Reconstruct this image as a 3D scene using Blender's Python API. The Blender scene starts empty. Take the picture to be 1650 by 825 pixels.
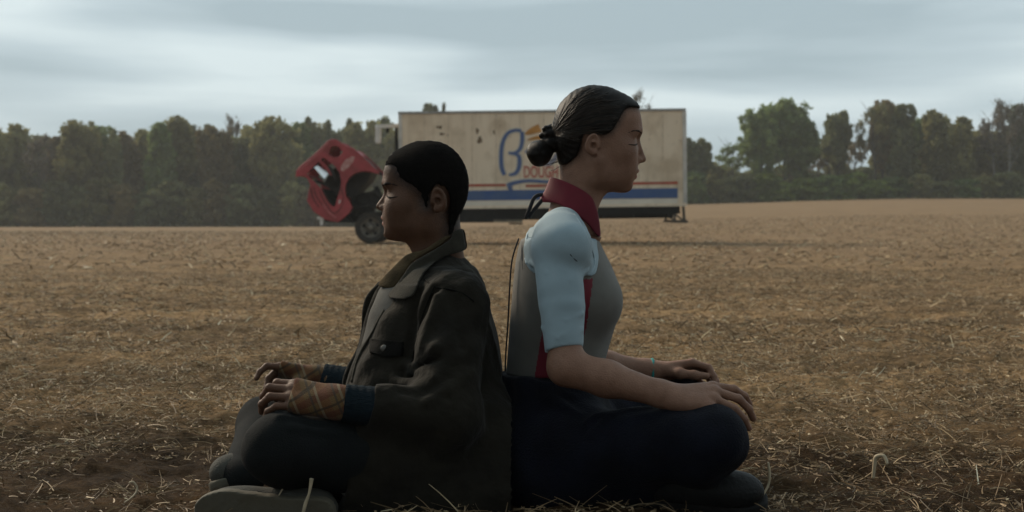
import bpy, bmesh, math, random
import numpy as np
from mathutils import Vector, Matrix

# ------------------------------------------------------------------ camera, world, sun, exposure
scn = bpy.context.scene
C = scn.collection
CAM_H, FPX, HOR = 0.59, 2292.0, 354.0      # eye height, focal length in photo pixels, horizon row
cd = bpy.data.cameras.new('camera')
cam = bpy.data.objects.new('camera', cd); C.objects.link(cam)
cam.location = (0, 0, CAM_H); cam.rotation_euler = (math.radians(90), 0, 0)
cd.sensor_width = 36.0; cd.lens = 50.0; cd.shift_y = (HOR - 412.5) / 1650.0
cd.clip_start = 0.1; cd.clip_end = 3000
cd.dof.use_dof = True; cd.dof.focus_distance = 3.0; cd.dof.aperture_fstop = 7.5
scn.camera = cam

SUN_EL, SUN_AZ = math.radians(32), math.radians(-46)      # behind the people, a little to the left
w = bpy.data.worlds.new('World'); scn.world = w; w.use_nodes = True
nt = w.node_tree; N = nt.nodes; L = nt.links
for n in list(N): N.remove(n)
def nd(t, **k):
    n = N.new(t)
    for a, b in k.items(): setattr(n, a, b)
    return n
out = nd('ShaderNodeOutputWorld'); bg = nd('ShaderNodeBackground')
sky = nd('ShaderNodeTexSky', sky_type='NISHITA', sun_disc=False, sun_elevation=SUN_EL, sun_rotation=SUN_AZ)
tc = nd('ShaderNodeTexCoord')
mp = nd('ShaderNodeMapping'); mp.inputs['Scale'].default_value = (2.2, 2.2, 17.0); mp.inputs['Location'].default_value = (0.9, 0.3, 1.5)
no = nd('ShaderNodeTexNoise'); no.inputs['Scale'].default_value = 1.5; no.inputs['Detail'].default_value = 5; no.inputs['Roughness'].default_value = .40
no.inputs['Distortion'].default_value = .15
cr = nd('ShaderNodeValToRGB'); e = cr.color_ramp.elements
e[0].position = .38; e[0].color = (.29, .365, .40, 1); e[1].position = .62; e[1].color = (.52, .60, .62, 1)
m1 = e.new(.5) if False else cr.color_ramp.elements.new(.50); m1.color = (.38, .46, .495, 1)
# overcast brighter over the far field; unseen side behind camera dimmed to shade people
sep = nd('ShaderNodeSeparateXYZ')
dr = nd('ShaderNodeMapRange'); dr.inputs['From Min'].default_value = -.6; dr.inputs['From Max'].default_value = .25
dr.inputs['To Min'].default_value = .52; dr.inputs['To Max'].default_value = 1.0
mulv = nd('ShaderNodeVectorMath', operation='SCALE')
sc10 = nd('ShaderNodeVectorMath', operation='SCALE'); sc10.inputs['Scale'].default_value = 11.5
mix = nd('ShaderNodeMixRGB'); mix.inputs['Fac'].default_value = .97
L.new(tc.outputs['Generated'], mp.inputs['Vector']); L.new(mp.outputs[0], no.inputs['Vector'])
L.new(no.outputs['Fac'], cr.inputs['Fac']); L.new(cr.outputs[0], mulv.inputs[0])
L.new(tc.outputs['Generated'], sep.inputs[0]); L.new(sep.outputs['Y'], dr.inputs['Value']); L.new(dr.outputs[0], mulv.inputs['Scale'])
L.new(mulv.outputs[0], sc10.inputs[0]); L.new(sky.outputs[0], mix.inputs[1]); L.new(sc10.outputs[0], mix.inputs[2])
L.new(mix.outputs[0], bg.inputs['Color']); bg.inputs['Strength'].default_value = 0.1
L.new(bg.outputs[0], out.inputs[0])
sd = bpy.data.lights.new('sun', 'SUN'); sd.energy = 2.5; sd.angle = math.radians(20); sd.color = (1, .85, .66)
so = bpy.data.objects.new('sun', sd); C.objects.link(so)
so.rotation_euler = Vector((-math.sin(SUN_AZ) * math.cos(SUN_EL), -math.cos(SUN_AZ) * math.cos(SUN_EL), -math.sin(SUN_EL))).to_track_quat('-Z', 'Y').to_euler()
vs = scn.view_settings; vs.view_transform = 'Standard'; vs.look = 'None'; vs.exposure = 0.30; vs.gamma = 1; vs.use_curve_mapping = False
scn.cycles.max_bounces = 5; scn.cycles.diffuse_bounces = 3; scn.cycles.transparent_max_bounces = 4

# ------------------------------------------------------------------ helpers
rnd = random.Random(11); rng = np.random.default_rng(11)
def P(px, py, Y): return np.array(((px - 825.0) * Y / FPX, Y, CAM_H - (py - HOR) * Y / FPX))
def PV(px, py, Y): return Vector(P(px, py, Y))
def link(name, me, mat, parent=None):
    o = bpy.data.objects.new(name, me); C.objects.link(o)
    if mat is not None:
        for m in (mat if isinstance(mat, (list, tuple)) else [mat]): me.materials.append(m)
    if parent is not None: o.parent = parent
    return o
def tag(o, label=None, cat=None, group=None, kind=None):
    if label: o['label'] = label
    if cat: o['category'] = cat
    if group: o['group'] = group
    if kind: o['kind'] = kind
    return o
def empty(name, loc=(0, 0, 0)):
    o = bpy.data.objects.new(name, None); C.objects.link(o); o.location = loc; return o
def npmesh(name, V, F, smooth=True):
    """V (n,3), F (m,3|4) arrays"""
    me = bpy.data.meshes.new(name); V = np.asarray(V, np.float32); F = np.asarray(F, np.int32)
    k = F.shape[1]
    me.vertices.add(len(V)); me.vertices.foreach_set('co', V.ravel())
    me.loops.add(F.size); me.loops.foreach_set('vertex_index', F.ravel())
    me.polygons.add(len(F)); me.polygons.foreach_set('loop_start', np.arange(0, F.size, k, dtype=np.int32))
    me.polygons.foreach_set('loop_total', np.full(len(F), k, np.int32))
    me.update(calc_edges=True)
    me.polygons.foreach_set('use_smooth', np.full(len(F), smooth, bool))
    return me
def bm_mesh(name, bm, smooth=False):
    me = bpy.data.meshes.new(name); bmesh.ops.recalc_face_normals(bm, faces=bm.faces); bm.to_mesh(me); bm.free()
    if smooth: me.polygons.foreach_set('use_smooth', [True] * len(me.polygons))
    return me
def bm_box(bm, c, s, rot=None, bev=0.0):
    g = bmesh.ops.create_cube(bm, size=1.0); vs_ = g['verts']
    M = Matrix.Translation(c) @ (rot.to_4x4() if rot else Matrix()) @ Matrix.Diagonal((*s, 1))
    bmesh.ops.transform(bm, matrix=M, verts=vs_)
    if bev:
        ed = list({e_ for v in vs_ for e_ in v.link_edges})
        bmesh.ops.bevel(bm, geom=ed, offset=bev, segments=2, affect='EDGES', profile=.7)
def bm_bar(bm, a, b, wd, th, bev=0):
    a = Vector(a); b = Vector(b); d = b - a
    rot = d.to_track_quat('X', 'Z').to_matrix()
    bm_box(bm, (a + b) / 2, (d.length, wd, th), rot, bev)
def tube(pts, rad, n=8, cap=True, ell=1.0, smooth_n=0):
    """tube mesh arrays along pts with radii"""
    pts = np.asarray(pts, float)
    if np.isscalar(rad): rad = np.full(len(pts), rad)
    rad = np.asarray(rad, float)
    if smooth_n:
        pts, rad = catmull(pts, smooth_n, rad)
    T = np.gradient(pts, axis=0); T /= np.linalg.norm(T, axis=1)[:, None] + 1e-12
    up = np.array((0.13, -1.0, .21)); V = []
    for i in range(len(pts)):
        a = np.cross(T[i], up); a /= np.linalg.norm(a) + 1e-9; b = np.cross(T[i], a)
        t = np.arange(n) * 2 * math.pi / n
        V.append(pts[i] + rad[i] * (np.cos(t)[:, None] * a + ell * np.sin(t)[:, None] * b))
    V = np.concatenate(V); F = []
    for i in range(len(pts) - 1):
        for j in range(n):
            F.append((i * n + j, i * n + (j + 1) % n, (i + 1) * n + (j + 1) % n, (i + 1) * n + j))
    if cap:
        m = len(V); V = np.vstack([V, pts[0], pts[-1]]); k = (len(pts) - 1) * n
        for j in range(n):
            F.append((m, (j + 1) % n, j, m)); F.append((m + 1, k + j, k + (j + 1) % n, m + 1))
    return V, F
def bm_tube(bm, pts, rad, n=8, **k):
    V, F = tube(pts, rad, n, **k)
    vv = [bm.verts.new(v) for v in V]
    for f in F:
        f = list(dict.fromkeys(f))
        try: bm.faces.new([vv[i] for i in f])
        except ValueError: pass
def catmull(pts, n, rad=None, closed=False):
    pts = np.asarray(pts, float); m = len(pts); out = []; rr = []
    segs = m if closed else m - 1
    for i in range(segs):
        if closed: p0, p1, p2, p3 = (pts[(i + k) % m] for k in (-1, 0, 1, 2))
        else: p0, p1, p2, p3 = pts[max(i - 1, 0)], pts[i], pts[i + 1], pts[min(i + 2, m - 1)]
        for t in np.arange(n) / n:
            out.append(.5 * ((2 * p1) + (-p0 + p2) * t + (2 * p0 - 5 * p1 + 4 * p2 - p3) * t * t + (-p0 + 3 * p1 - 3 * p2 + p3) * t ** 3))
            if rad is not None: rr.append(rad[i] * (1 - t) + rad[(i + 1) % m] * t)
    if not closed:
        out.append(pts[-1])
        if rad is not None: rr.append(rad[-1])
    return (np.array(out), np.array(rr)) if rad is not None else np.array(out)

def noise2(x, y, seed=0):
    """value noise, 0..1"""
    xi = np.floor(x).astype(np.int64); yi = np.floor(y).astype(np.int64); fx = x - xi; fy = y - yi
    fx = fx * fx * (3 - 2 * fx); fy = fy * fy * (3 - 2 * fy)
    def h(a, b):
        v = (a * 374761393 + b * 668265263 + seed * 974634777) & 0x7fffffff
        v = ((v ^ (v >> 13)) * 1274126177) & 0x7fffffff
        return ((v ^ (v >> 16)) & 0xffff) / 65535.0
    return (h(xi, yi) * (1 - fx) + h(xi + 1, yi) * fx) * (1 - fy) + (h(xi, yi + 1) * (1 - fx) + h(xi + 1, yi + 1) * fx) * fy

# ------------------------------------------------------------------ materials
def mat(name, col, rough=.8, var=.15, scale=8.0, bump=0.0, bscale=60.0, col2=None, spec=.3, sheen=0, sss=0, metal=0, coord='Object', stretch=None, attr=None, detail=5):
    m = bpy.data.materials.new(name); m.use_nodes = True; t = m.node_tree; n = t.nodes; l = t.links
    b = n['Principled BSDF']; b.inputs['Roughness'].default_value = rough; b.inputs['Specular IOR Level'].default_value = spec
    b.inputs['Metallic'].default_value = metal
    if sheen: b.inputs['Sheen Weight'].default_value = sheen; b.inputs['Sheen Roughness'].default_value = .5
    if sss:
        b.inputs['Subsurface Weight'].default_value = sss; b.inputs['Subsurface Radius'].default_value = (1, .35, .2); b.inputs['Subsurface Scale'].default_value = .006
    c2 = col2 or tuple(max(0, c * (1 - 2 * var)) for c in col)
    tcn = n.new('ShaderNodeTexCoord'); mpn = n.new('ShaderNodeMapping'); l.new(tcn.outputs[coord], mpn.inputs[0])
    if stretch: mpn.inputs['Scale'].default_value = stretch
    ns = n.new('ShaderNodeTexNoise'); ns.inputs['Scale'].default_value = scale; ns.inputs['Detail'].default_value = detail; ns.inputs['Roughness'].default_value = .6
    l.new(mpn.outputs[0], ns.inputs[0])
    r = n.new('ShaderNodeValToRGB'); r.color_ramp.elements[0].position = .35; r.color_ramp.elements[1].position = .65
    r.color_ramp.elements[0].color = (*c2, 1); r.color_ramp.elements[1].color = (*col, 1)
    l.new(ns.outputs['Fac'], r.inputs[0]); l.new(r.outputs[0], b.inputs['Base Color'])
    if bump:
        nb = n.new('ShaderNodeTexNoise'); nb.inputs['Scale'].default_value = bscale; nb.inputs['Detail'].default_value = 4
        l.new(mpn.outputs[0], nb.inputs[0]); bp = n.new('ShaderNodeBump'); bp.inputs['Strength'].default_value = bump; bp.inputs['Distance'].default_value = .01
        l.new(nb.outputs['Fac'], bp.inputs['Height']); l.new(bp.outputs[0], b.inputs['Normal'])
    m['ramp'] = r.name
    return m
# ------------------------------------------------------------------ terrain
def sstep(t): t = np.clip(t, 0, 1); return t * t * (3 - 2 * t)
def terrain(x, y):
    """broad shape of the field: flat near the camera, rising to the right far away"""
    px = 825 + np.asarray(x) / np.maximum(np.asarray(y), 8.0) * FPX
    far = -0.22 + 2.55 * sstep((px - 560) / 560) + 0.8 * sstep((px - 1000) / 500)
    return far * np.clip((np.asarray(y) - 40) / 125.0, 0, 1.3) ** 1.15
def clods(x, y):
    d = (noise2(x * 2.1, y * 2.1, 3) - .5) * .034 + (noise2(x * 7, y * 7, 4) - .5) * .036
    n3 = noise2(x * 19, y * 19, 5); d = d + (n3 - .5) * .022 + (noise2(x * 43, y * 43, 6) - .5) * .014
    return d - .012
def axis_pts(segs):
    a = []
    for lo, hi, st in segs: a += list(np.arange(lo, hi, st))
    a.append(segs[-1][1]); return np.array(a)
def geo(lo, hi, n): return list(lo * (hi / lo) ** (np.arange(1, n + 1) / n))
ys = np.array(sorted([-60, -30, -15, -8, -4, -2, 0] + list(np.arange(.6, 2.3, .06)) + list(np.arange(2.3, 6, .018)) + list(np.arange(6, 12, .05)) + geo(12, 60, 110) + geo(60, 420, 40)))
xr = np.array(list(np.arange(0, 2.6, .018)) + list(np.arange(2.6, 7, .08)) + geo(7, 60, 60) + geo(60, 260, 20))
xs_ = np.concatenate([-xr[:0:-1], xr])
GX, GY = np.meshgrid(xs_, ys)
fade = 1 / (1 + (np.maximum(GY, 0) / 25) ** 2)
furrow = -.05 * np.exp(-((GY - 35.2 - .05 * GX) / .35) ** 2) * (GX > -3)
GZ = terrain(GX, GY) + clods(GX, GY) * np.clip(fade + .6, 0, 1.0) + furrow + (noise2(GX * .25, GY * .25, 9) - .5) * .05 * sstep((GY - 6) / 10)
nx_, ny_ = len(xs_), len(ys)
ii = (np.arange(ny_ - 1)[:, None] * nx_ + np.arange(nx_ - 1)[None]).ravel()
gm = npmesh('ground', np.stack([GX.ravel(), GY.ravel(), GZ.ravel()], 1), np.stack([ii, ii + 1, ii + nx_ + 1, ii + nx_], 1))
def ground_z(x, y): return terrain(x, y) + clods(np.asarray(x, float), np.asarray(y, float))

gmat = bpy.data.materials.new('soil_and_chaff'); gmat.use_nodes = True
n = gmat.node_tree.nodes; l = gmat.node_tree.links; b = n['Principled BSDF']; b.inputs['Roughness'].default_value = .95; b.inputs['Specular IOR Level'].default_value = .1
g = n.new('ShaderNodeNewGeometry')
def gnoise(scale, detail=6, rough=.65, sc=(1, 1, 1)):
    mp_ = n.new('ShaderNodeMapping'); mp_.inputs['Scale'].default_value = sc; l.new(g.outputs['Position'], mp_.inputs[0])
    x = n.new('ShaderNodeTexNoise'); x.inputs['Scale'].default_value = scale; x.inputs['Detail'].default_value = detail; x.inputs['Roughness'].default_value = rough
    l.new(mp_.outputs[0], x.inputs[0]); return x
def ramp(src, stops):
    r = n.new('ShaderNodeValToRGB'); els = r.color_ramp.elements
    els[0].position, els[0].color = stops[0][0], (*stops[0][1], 1); els[1].position, els[1].color = stops[-1][0], (*stops[-1][1], 1)
    for p, c in stops[1:-1]: els.new(p).color = (*c, 1)
    l.new(src, r.inputs[0]); return r
fine = gnoise(38, 7, .75); chaff = gnoise(9, 6, .7)
r1 = ramp(fine.outputs['Fac'], [(.34, (.055, .036, .017)), (.5, (.240, .158, .083)), (.62, (.47, .332, .188))])
r2 = ramp(chaff.outputs['Fac'], [(.36, (.10, .069, .033)), (.52, (.282, .188, .100)), (.66, (.44, .304, .168))])
mx = n.new('ShaderNodeMixRGB'); mx.inputs[0].default_value = .5; l.new(r1.outputs[0], mx.inputs[1]); l.new(r2.outputs[0], mx.inputs[2])
# drifts of paler and darker stubble across the field, long across the view where the drill rows run
near_shade = gnoise(1.6, 5, .6)
big = gnoise(1.5, 5, .65, (.28, 1.0, 1)); r3 = ramp(big.outputs['Fac'], [(.40, (.60, .57, .54)), (.60, (1.28, 1.22, 1.14))])
mm = n.new('ShaderNodeMixRGB'); mm.blend_type = 'MULTIPLY'; mm.inputs[0].default_value = 1; l.new(mx.outputs[0], mm.inputs[1]); l.new(r3.outputs[0], mm.inputs[2])
# reach: with distance the lying chaff closes over the bare soil
sp = n.new('ShaderNodeSeparateXYZ'); l.new(g.outputs['Position'], sp.inputs[0])
mr = n.new('ShaderNodeMapRange'); mr.inputs['From Min'].default_value = 6; mr.inputs['From Max'].default_value = 30; mr.inputs['To Min'].default_value = 0; mr.inputs['To Max'].default_value = .75
l.new(sp.outputs['Y'], mr.inputs[0])
fc = n.new('ShaderNodeMixRGB'); l.new(mr.outputs[0], fc.inputs[0]); l.new(mm.outputs[0], fc.inputs[1])
far_n = gnoise(2.2, 8, .75, (.25, 1.0, 1)); r4 = ramp(far_n.outputs['Fac'], [(.36, (.158, .101, .056)), (.64, (.315, .212, .122))])
l.new(r4.outputs[0], fc.inputs[2])
# bare soil close to the people, patchy, foreground shade put into its colour
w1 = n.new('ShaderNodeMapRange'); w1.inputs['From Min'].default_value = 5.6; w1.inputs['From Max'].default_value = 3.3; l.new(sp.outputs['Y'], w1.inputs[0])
w2 = n.new('ShaderNodeMath'); w2.operation = 'MULTIPLY_ADD'; w2.inputs[1].default_value = 2.2; w2.inputs[2].default_value = -.85; l.new(near_shade.outputs['Fac'], w2.inputs[0])
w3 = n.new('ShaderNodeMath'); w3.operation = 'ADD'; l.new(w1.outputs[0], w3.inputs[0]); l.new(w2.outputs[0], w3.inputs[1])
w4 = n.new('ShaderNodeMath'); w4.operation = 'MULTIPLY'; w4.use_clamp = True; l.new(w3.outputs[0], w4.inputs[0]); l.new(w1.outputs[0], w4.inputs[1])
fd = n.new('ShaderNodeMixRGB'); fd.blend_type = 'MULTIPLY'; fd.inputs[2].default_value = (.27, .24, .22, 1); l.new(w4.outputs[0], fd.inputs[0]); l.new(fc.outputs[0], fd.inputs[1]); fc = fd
# wheel track of turned soil behind the people
tk = n.new('ShaderNodeMath'); tk.operation = 'MULTIPLY_ADD'; tk.inputs[1].default_value = -.05; l.new(sp.outputs['X'], tk.inputs[0]); l.new(sp.outputs['Y'], tk.inputs[2])
t2 = n.new('ShaderNodeMath'); t2.operation = 'SUBTRACT'; t2.inputs[1].default_value = 35.2; l.new(tk.outputs[0], t2.inputs[0])
t3 = n.new('ShaderNodeMath'); t3.operation = 'ABSOLUTE'; l.new(t2.outputs[0], t3.inputs[0])
t4 = n.new('ShaderNodeMapRange'); t4.inputs['From Min'].default_value = .15; t4.inputs['From Max'].default_value = .55; t4.inputs['To Min'].default_value = .55; t4.inputs['To Max'].default_value = 0
l.new(t3.outputs[0], t4.inputs[0])
t5 = n.new('ShaderNodeMath'); t5.operation = 'GREATER_THAN'; t5.inputs[1].default_value = -3.0; l.new(sp.outputs['X'], t5.inputs[0])
t6 = n.new('ShaderNodeMath'); t6.operation = 'MULTIPLY'; l.new(t4.outputs[0], t6.inputs[0]); l.new(t5.outputs[0], t6.inputs[1])
fx = n.new('ShaderNodeMixRGB'); fx.inputs[2].default_value = (.075, .05, .032, 1); l.new(t6.outputs[0], fx.inputs[0]); l.new(fc.outputs[0], fx.inputs[1])
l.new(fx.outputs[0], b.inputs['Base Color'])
bp = n.new('ShaderNodeBump'); bp.inputs['Strength'].default_value = .9; bp.inputs['Distance'].default_value = .03; l.new(fine.outputs['Fac'], bp.inputs['Height']); l.new(bp.outputs[0], b.inputs['Normal'])
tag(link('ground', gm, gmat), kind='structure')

# ------------------------------------------------------------------ straw litter (uncountable)
def straws(name, n_, y0, y1, lmin, lmax, wmin, wmax, lift, power=1.0, segs=3, up=.25, hw=.50):
    u = rng.random(n_); Y = np.sqrt(y0 ** 2 + u ** power * (y1 ** 2 - y0 ** 2)); X = (rng.random(n_) * 2 - 1) * (hw * Y + .35)
    # clumped: keep straws where a patch noise is high
    keep = noise2(X * 1.7, Y * 1.7, 21) * .6 + noise2(X * 6, Y * 6, 22) * .4 + rng.random(n_) * .35 > .50 + .15 * np.clip((5.0 - Y) / 1.8, 0, 1)
    X, Y = X[keep], Y[keep]; n_ = len(X)
    Ln = lmin + (lmax - lmin) * rng.random(n_) ** 3.0; az = rng.random(n_) * 2 * math.pi; el = (rng.random(n_) ** 3) * up * 3.0
    Wd = wmin + (wmax - wmin) * rng.random(n_) ** 2
    D = np.stack([np.cos(az) * np.cos(el), np.sin(az) * np.cos(el), np.sin(el)], 1)
    S = np.stack([-np.sin(az), np.cos(az), np.zeros(n_)], 1); U = np.cross(D, S) * -1
    Z = ground_z(X, Y) + lift * rng.random(n_) + .002
    bend = (rng.random(n_) - .5) * .6; bup = (rng.random(n_) - .35) * .5
    roll = rng.random(n_) * 6.28
    t = np.linspace(0, 1, segs + 1)
    pts = np.stack([X, Y, Z], 1)[:, None] + Ln[:, None, None] * (t[None, :, None] * D[:, None] + (bend[:, None] * t ** 2)[:, :, None] * S[:, None] + (bup[:, None] * (t - t ** 2))[:, :, None] * np.array((0, 0, 1)))
    ring = []
    for k in range(3):
        a = roll + k * 2.094
        o_ = (np.cos(a)[:, None] * S + np.sin(a)[:, None] * U) * (Wd * .5)[:, None]
        ring.append(pts + o_[:, None] * (1 - .5 * t)[None, :, None])
    V = np.stack(ring, 2)  # n, seg+1, 3, 3
    V = V.reshape(-1, 3)
    base = (np.arange(n_) * (segs + 1) * 3)[:, None, None]
    s_ = (np.arange(segs) * 3)[None, :, None]; k_ = np.arange(3)[None, None]
    a = base + s_ + k_; b_ = base + s_ + (k_ + 1) % 3
    F = np.stack([a, b_, b_ + 3, a + 3], -1).reshape(-1, 4)
    me = npmesh(name, V, F, False)
    at = me.attributes.new('tone', 'FLOAT', 'FACE')
    at.data.foreach_set('value', np.repeat(rng.random(n_) ** 1.3 * (1 - .42 * np.clip((4.8 - Y) / 1.8, 0, 1) * (rng.random(n_) < .85)), segs * 3).astype(np.float32))  # near straw toned down too: foreground shade put into its colour
    return me
def straw_mat(name, stops):
    m = bpy.data.materials.new(name); m.use_nodes = True; t = m.node_tree; b = t.nodes['Principled BSDF']; b.inputs['Roughness'].default_value = .6; b.inputs['Specular IOR Level'].default_value = .25
    a = t.nodes.new('ShaderNodeAttribute'); a.attribute_name = 'tone'; r = t.nodes.new('ShaderNodeValToRGB'); els = r.color_ramp.elements
    els[0].position, els[0].color = stops[0][0], (*stops[0][1], 1); els[1].position, els[1].color = stops[-1][0], (*stops[-1][1], 1)
    for p, c in stops[1:-1]: els.new(p).color = (*c, 1)
    t.links.new(a.outputs['Fac'], r.inputs[0]); t.links.new(r.outputs[0], b.inputs['Base Color']); return m
SM = straw_mat('straw', [(0, (.080, .054, .026)), (.35, (.268, .176, .094)), (.7, (.46, .325, .182)), (.93, (.60, .475, .29)), (1, (.78, .69, .50))])
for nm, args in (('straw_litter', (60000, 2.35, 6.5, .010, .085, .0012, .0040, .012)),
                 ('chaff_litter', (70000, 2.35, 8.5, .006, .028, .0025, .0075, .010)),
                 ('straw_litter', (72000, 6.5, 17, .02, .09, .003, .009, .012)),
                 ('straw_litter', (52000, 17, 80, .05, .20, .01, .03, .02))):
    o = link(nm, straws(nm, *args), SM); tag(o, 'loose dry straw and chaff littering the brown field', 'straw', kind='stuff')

# stalks that stand out near the people
stalk_m = mat('pale_stalk', (.52, .42, .28), .6, .15, 30)
def stalk(pts, r, label):
    Y = pts[0][2]
    V, F = tube([P(*p) for p in pts], r, 7, smooth_n=6)
    o = link('straw_stalk', npmesh('straw_stalk', V, F), stalk_m); tag(o, label, 'straw stalk', 'stalks standing out of the litter')
stalk([(1407, 771, 2.99), (1409, 752, 2.99), (1412, 737, 2.99), (1424, 735, 2.98), (1430, 748, 2.97)], [.0035, .004, .005, .0042, .003], 'thick pale stalk bent over in a hook, standing right of the shod foot')
stalk([(428, 830, 2.78), (438, 815, 2.78), (450, 797, 2.78), (461, 776, 2.78)], [.0014, .0013, .0013, .0019], 'straight pale stalk leaning up in front of the crossed shoes')
stalk([(200, 810, 2.86), (214, 800, 2.87), (221, 788, 2.88), (215, 777, 2.88), (208, 778, 2.88)], [.0014, .0018, .0022, .0022, .0018], 'thin curled blade of straw left of the shoe sole')
stalk([(486, 838, 2.74), (492, 812, 2.74), (498, 795, 2.74), (502, 771, 2.74)], [.0030, .0038, .0026, .0042], 'short ragged brown stub below the knee in dark trousers')
stalk([(1228, 800, 2.85), (1238, 782, 2.86), (1240, 764, 2.86), (1238, 745, 2.86)], [.002, .0025, .0028, .002], 'thin upright stalk beside the toe of the black shoe')
stalk([(800, 812, 2.95), (800, 795, 2.95), (797, 780, 2.95), (799, 768, 2.95)], [.003, .004, .005, .003], 'small pale husk on the ground between the two backs')

# ------------------------------------------------------------------ trees
TY = 168.0
leaf_mats = {}
def leaf_mat(name, c1, c2):
    m = bpy.data.materials.new(name); m.use_nodes = True; t = m.node_tree; b = t.nodes['Principled BSDF']; b.inputs['Roughness'].default_value = .8; b.inputs['Specular IOR Level'].default_value = .1
    a = t.nodes.new('ShaderNodeAttribute'); a.attribute_name = 'tone'; oi = t.nodes.new('ShaderNodeObjectInfo')
    r = t.nodes.new('ShaderNodeValToRGB'); r.color_ramp.elements[0].color = (*c1, 1); r.color_ramp.elements[1].color = (*c2, 1)
    t.links.new(a.outputs['Fac'], r.inputs[0])
    hs = t.nodes.new('ShaderNodeHueSaturation'); mr = t.nodes.new('ShaderNodeMapRange'); mr.inputs['To Min'].default_value = 1.05; mr.inputs['To Max'].default_value = 1.75
    t.links.new(oi.outputs['Random'], mr.inputs[0]); t.links.new(mr.outputs[0], hs.inputs['Value']); t.links.new(r.outputs[0], hs.inputs['Color']); t.links.new(hs.outputs[0], b.inputs['Base Color'])
    tr = t.nodes.new('ShaderNodeBsdfTranslucent'); t.links.new(hs.outputs[0], tr.inputs[0]); ms = t.nodes.new('ShaderNodeMixShader'); ms.inputs[0].default_value = .42
    t.links.new(b.outputs[0], ms.inputs[1]); t.links.new(tr.outputs[0], ms.inputs[2]); t.links.new(ms.outputs[0], t.nodes['Material Output'].inputs[0])
    return m
LM = {'olive': leaf_mat('olive_foliage', (.10, .096, .042), (.25, .235, .10)),
      'dark': leaf_mat('dark_foliage', (.070, .075, .038), (.19, .20, .095)),
      'green': leaf_mat('green_foliage', (.085, .12, .046), (.22, .27, .10)),
      'rust': leaf_mat('rusty_foliage', (.105, .085, .042), (.22, .175, .085)),
      'bare': leaf_mat('sparse_foliage', (.09, .08, .06), (.17, .15, .12)),
      'lime': leaf_mat('yellow_green_foliage', (.085, .12, .032), (.20, .24, .065))}
bark = mat('bark', (.13, .12, .10), .9, .3, 3.0, stretch=(1, 1, .2))
pale_bark = mat('pale_bark', (.30, .29, .26), .9, .3, 3.0, stretch=(1, 1, .2))
def crown_mesh(kind, seed):
    """unit crown: width ~1, z 0..1; leaf clumps over the outside of several lobes"""
    r = np.random.default_rng(seed); V = []; T = []
    spec = {'round': (13, .17, .27, .46, 24), 'tall': (17, .15, .25, .10, 24), 'poplar': (12, .15, .22, .2, 22), 'conifer': (0, 0, 0, 0, 0), 'sparse': (9, .10, .19, .45, 9), 'shrub': (12, .18, .30, .05, 18)}[kind]
    lobes = []
    for k in range(spec[0]):
        z = spec[3] + (.93 - spec[3]) * (k + r.random()) / spec[0]; R = {'round': .36 * math.sqrt(max(.05, 1 - abs((z - .62) / .48) ** 2)), 'tall': .33 * (1 - max(0, z - .45) * 1.25), 'poplar': .22, 'sparse': .34 * math.sqrt(max(.05, 1 - abs((z - .65) / .45) ** 2)), 'shrub': .34 * (1 - z * .6)}[kind]
        a = k * 2.4 + r.random(); rad = spec[1] + (spec[2] - spec[1]) * r.random(); lobes.append((R * math.cos(a) * r.uniform(.5, 1.1), R * math.sin(a) * r.uniform(.5, 1.1), min(z, 1 - rad * .55), rad, r.random()))
    if kind == 'round': lobes += [(0, 0, .60, .30, .4), (.08, -.05, .38, .26, .3)]
    if kind in ('tall', 'shrub'): lobes += [(0, 0, .25, .34, .3), (.05, 0, .12, .36, .3)]
    cl = []
    for (x, y, z, rad, tn) in lobes:
        for _ in range(spec[4]):
            d = r.normal(size=3); d /= np.linalg.norm(d); q = np.array((x, y, z)) + d * rad * np.array((1, 1, .62)) * r.uniform(.55, 1.05) ** .7
            if q[2] > 0: cl.append((q, tn * .6 + .4 * r.random(), .030 + .030 * r.random()))
    if kind == 'conifer':
        for _ in range(240):
            z = r.random() ** 1.2; a = r.random() * 6.283; R = max(.03, 1.02 - z) ** .8 * (.8 + .2 * math.sin(26 * z)) * .5 * (.4 + .6 * r.random() ** .5); cl.append((np.array((R * math.cos(a), R * math.sin(a), z)), r.random(), .03 + .03 * r.random()))
    nl = 26 if kind == 'sparse' else 42
    for q, tn, cs in cl:
        d = r.normal(size=(nl, 3)) * cs * np.array((.75, .75, .5))
        V.append(q + d); T.append(np.clip(tn * .75 + .25 * r.random(nl), 0, 1))
    V = np.concatenate(V); T = np.concatenate(T); ok = (V[:, 2] > 0) & (V[:, 2] < 1.03); return V[ok], T[ok]
def leafify(pts, tone, sx, sz, size, seed):
    r = np.random.default_rng(seed); n_ = len(pts); c = pts * np.array((sx, sx, sz))
    nrm = r.normal(size=(n_, 3)); nrm /= np.linalg.norm(nrm, axis=1)[:, None]
    a = np.cross(nrm, r.normal(size=(n_, 3))); a /= np.linalg.norm(a, axis=1)[:, None]; b_ = np.cross(nrm, a)
    s = size * (.6 + .8 * r.random(n_))[:, None]
    V = np.stack([c + a * s, c + b_ * s * .7, c - a * s, c - b_ * s * .7], 1).reshape(-1, 3)
    me = npmesh('crown', V, np.arange(4 * n_).reshape(-1, 4), False)
    at = me.attributes.new('tone', 'FLOAT', 'FACE'); at.data.foreach_set('value', tone.astype(np.float32)); return me
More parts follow.
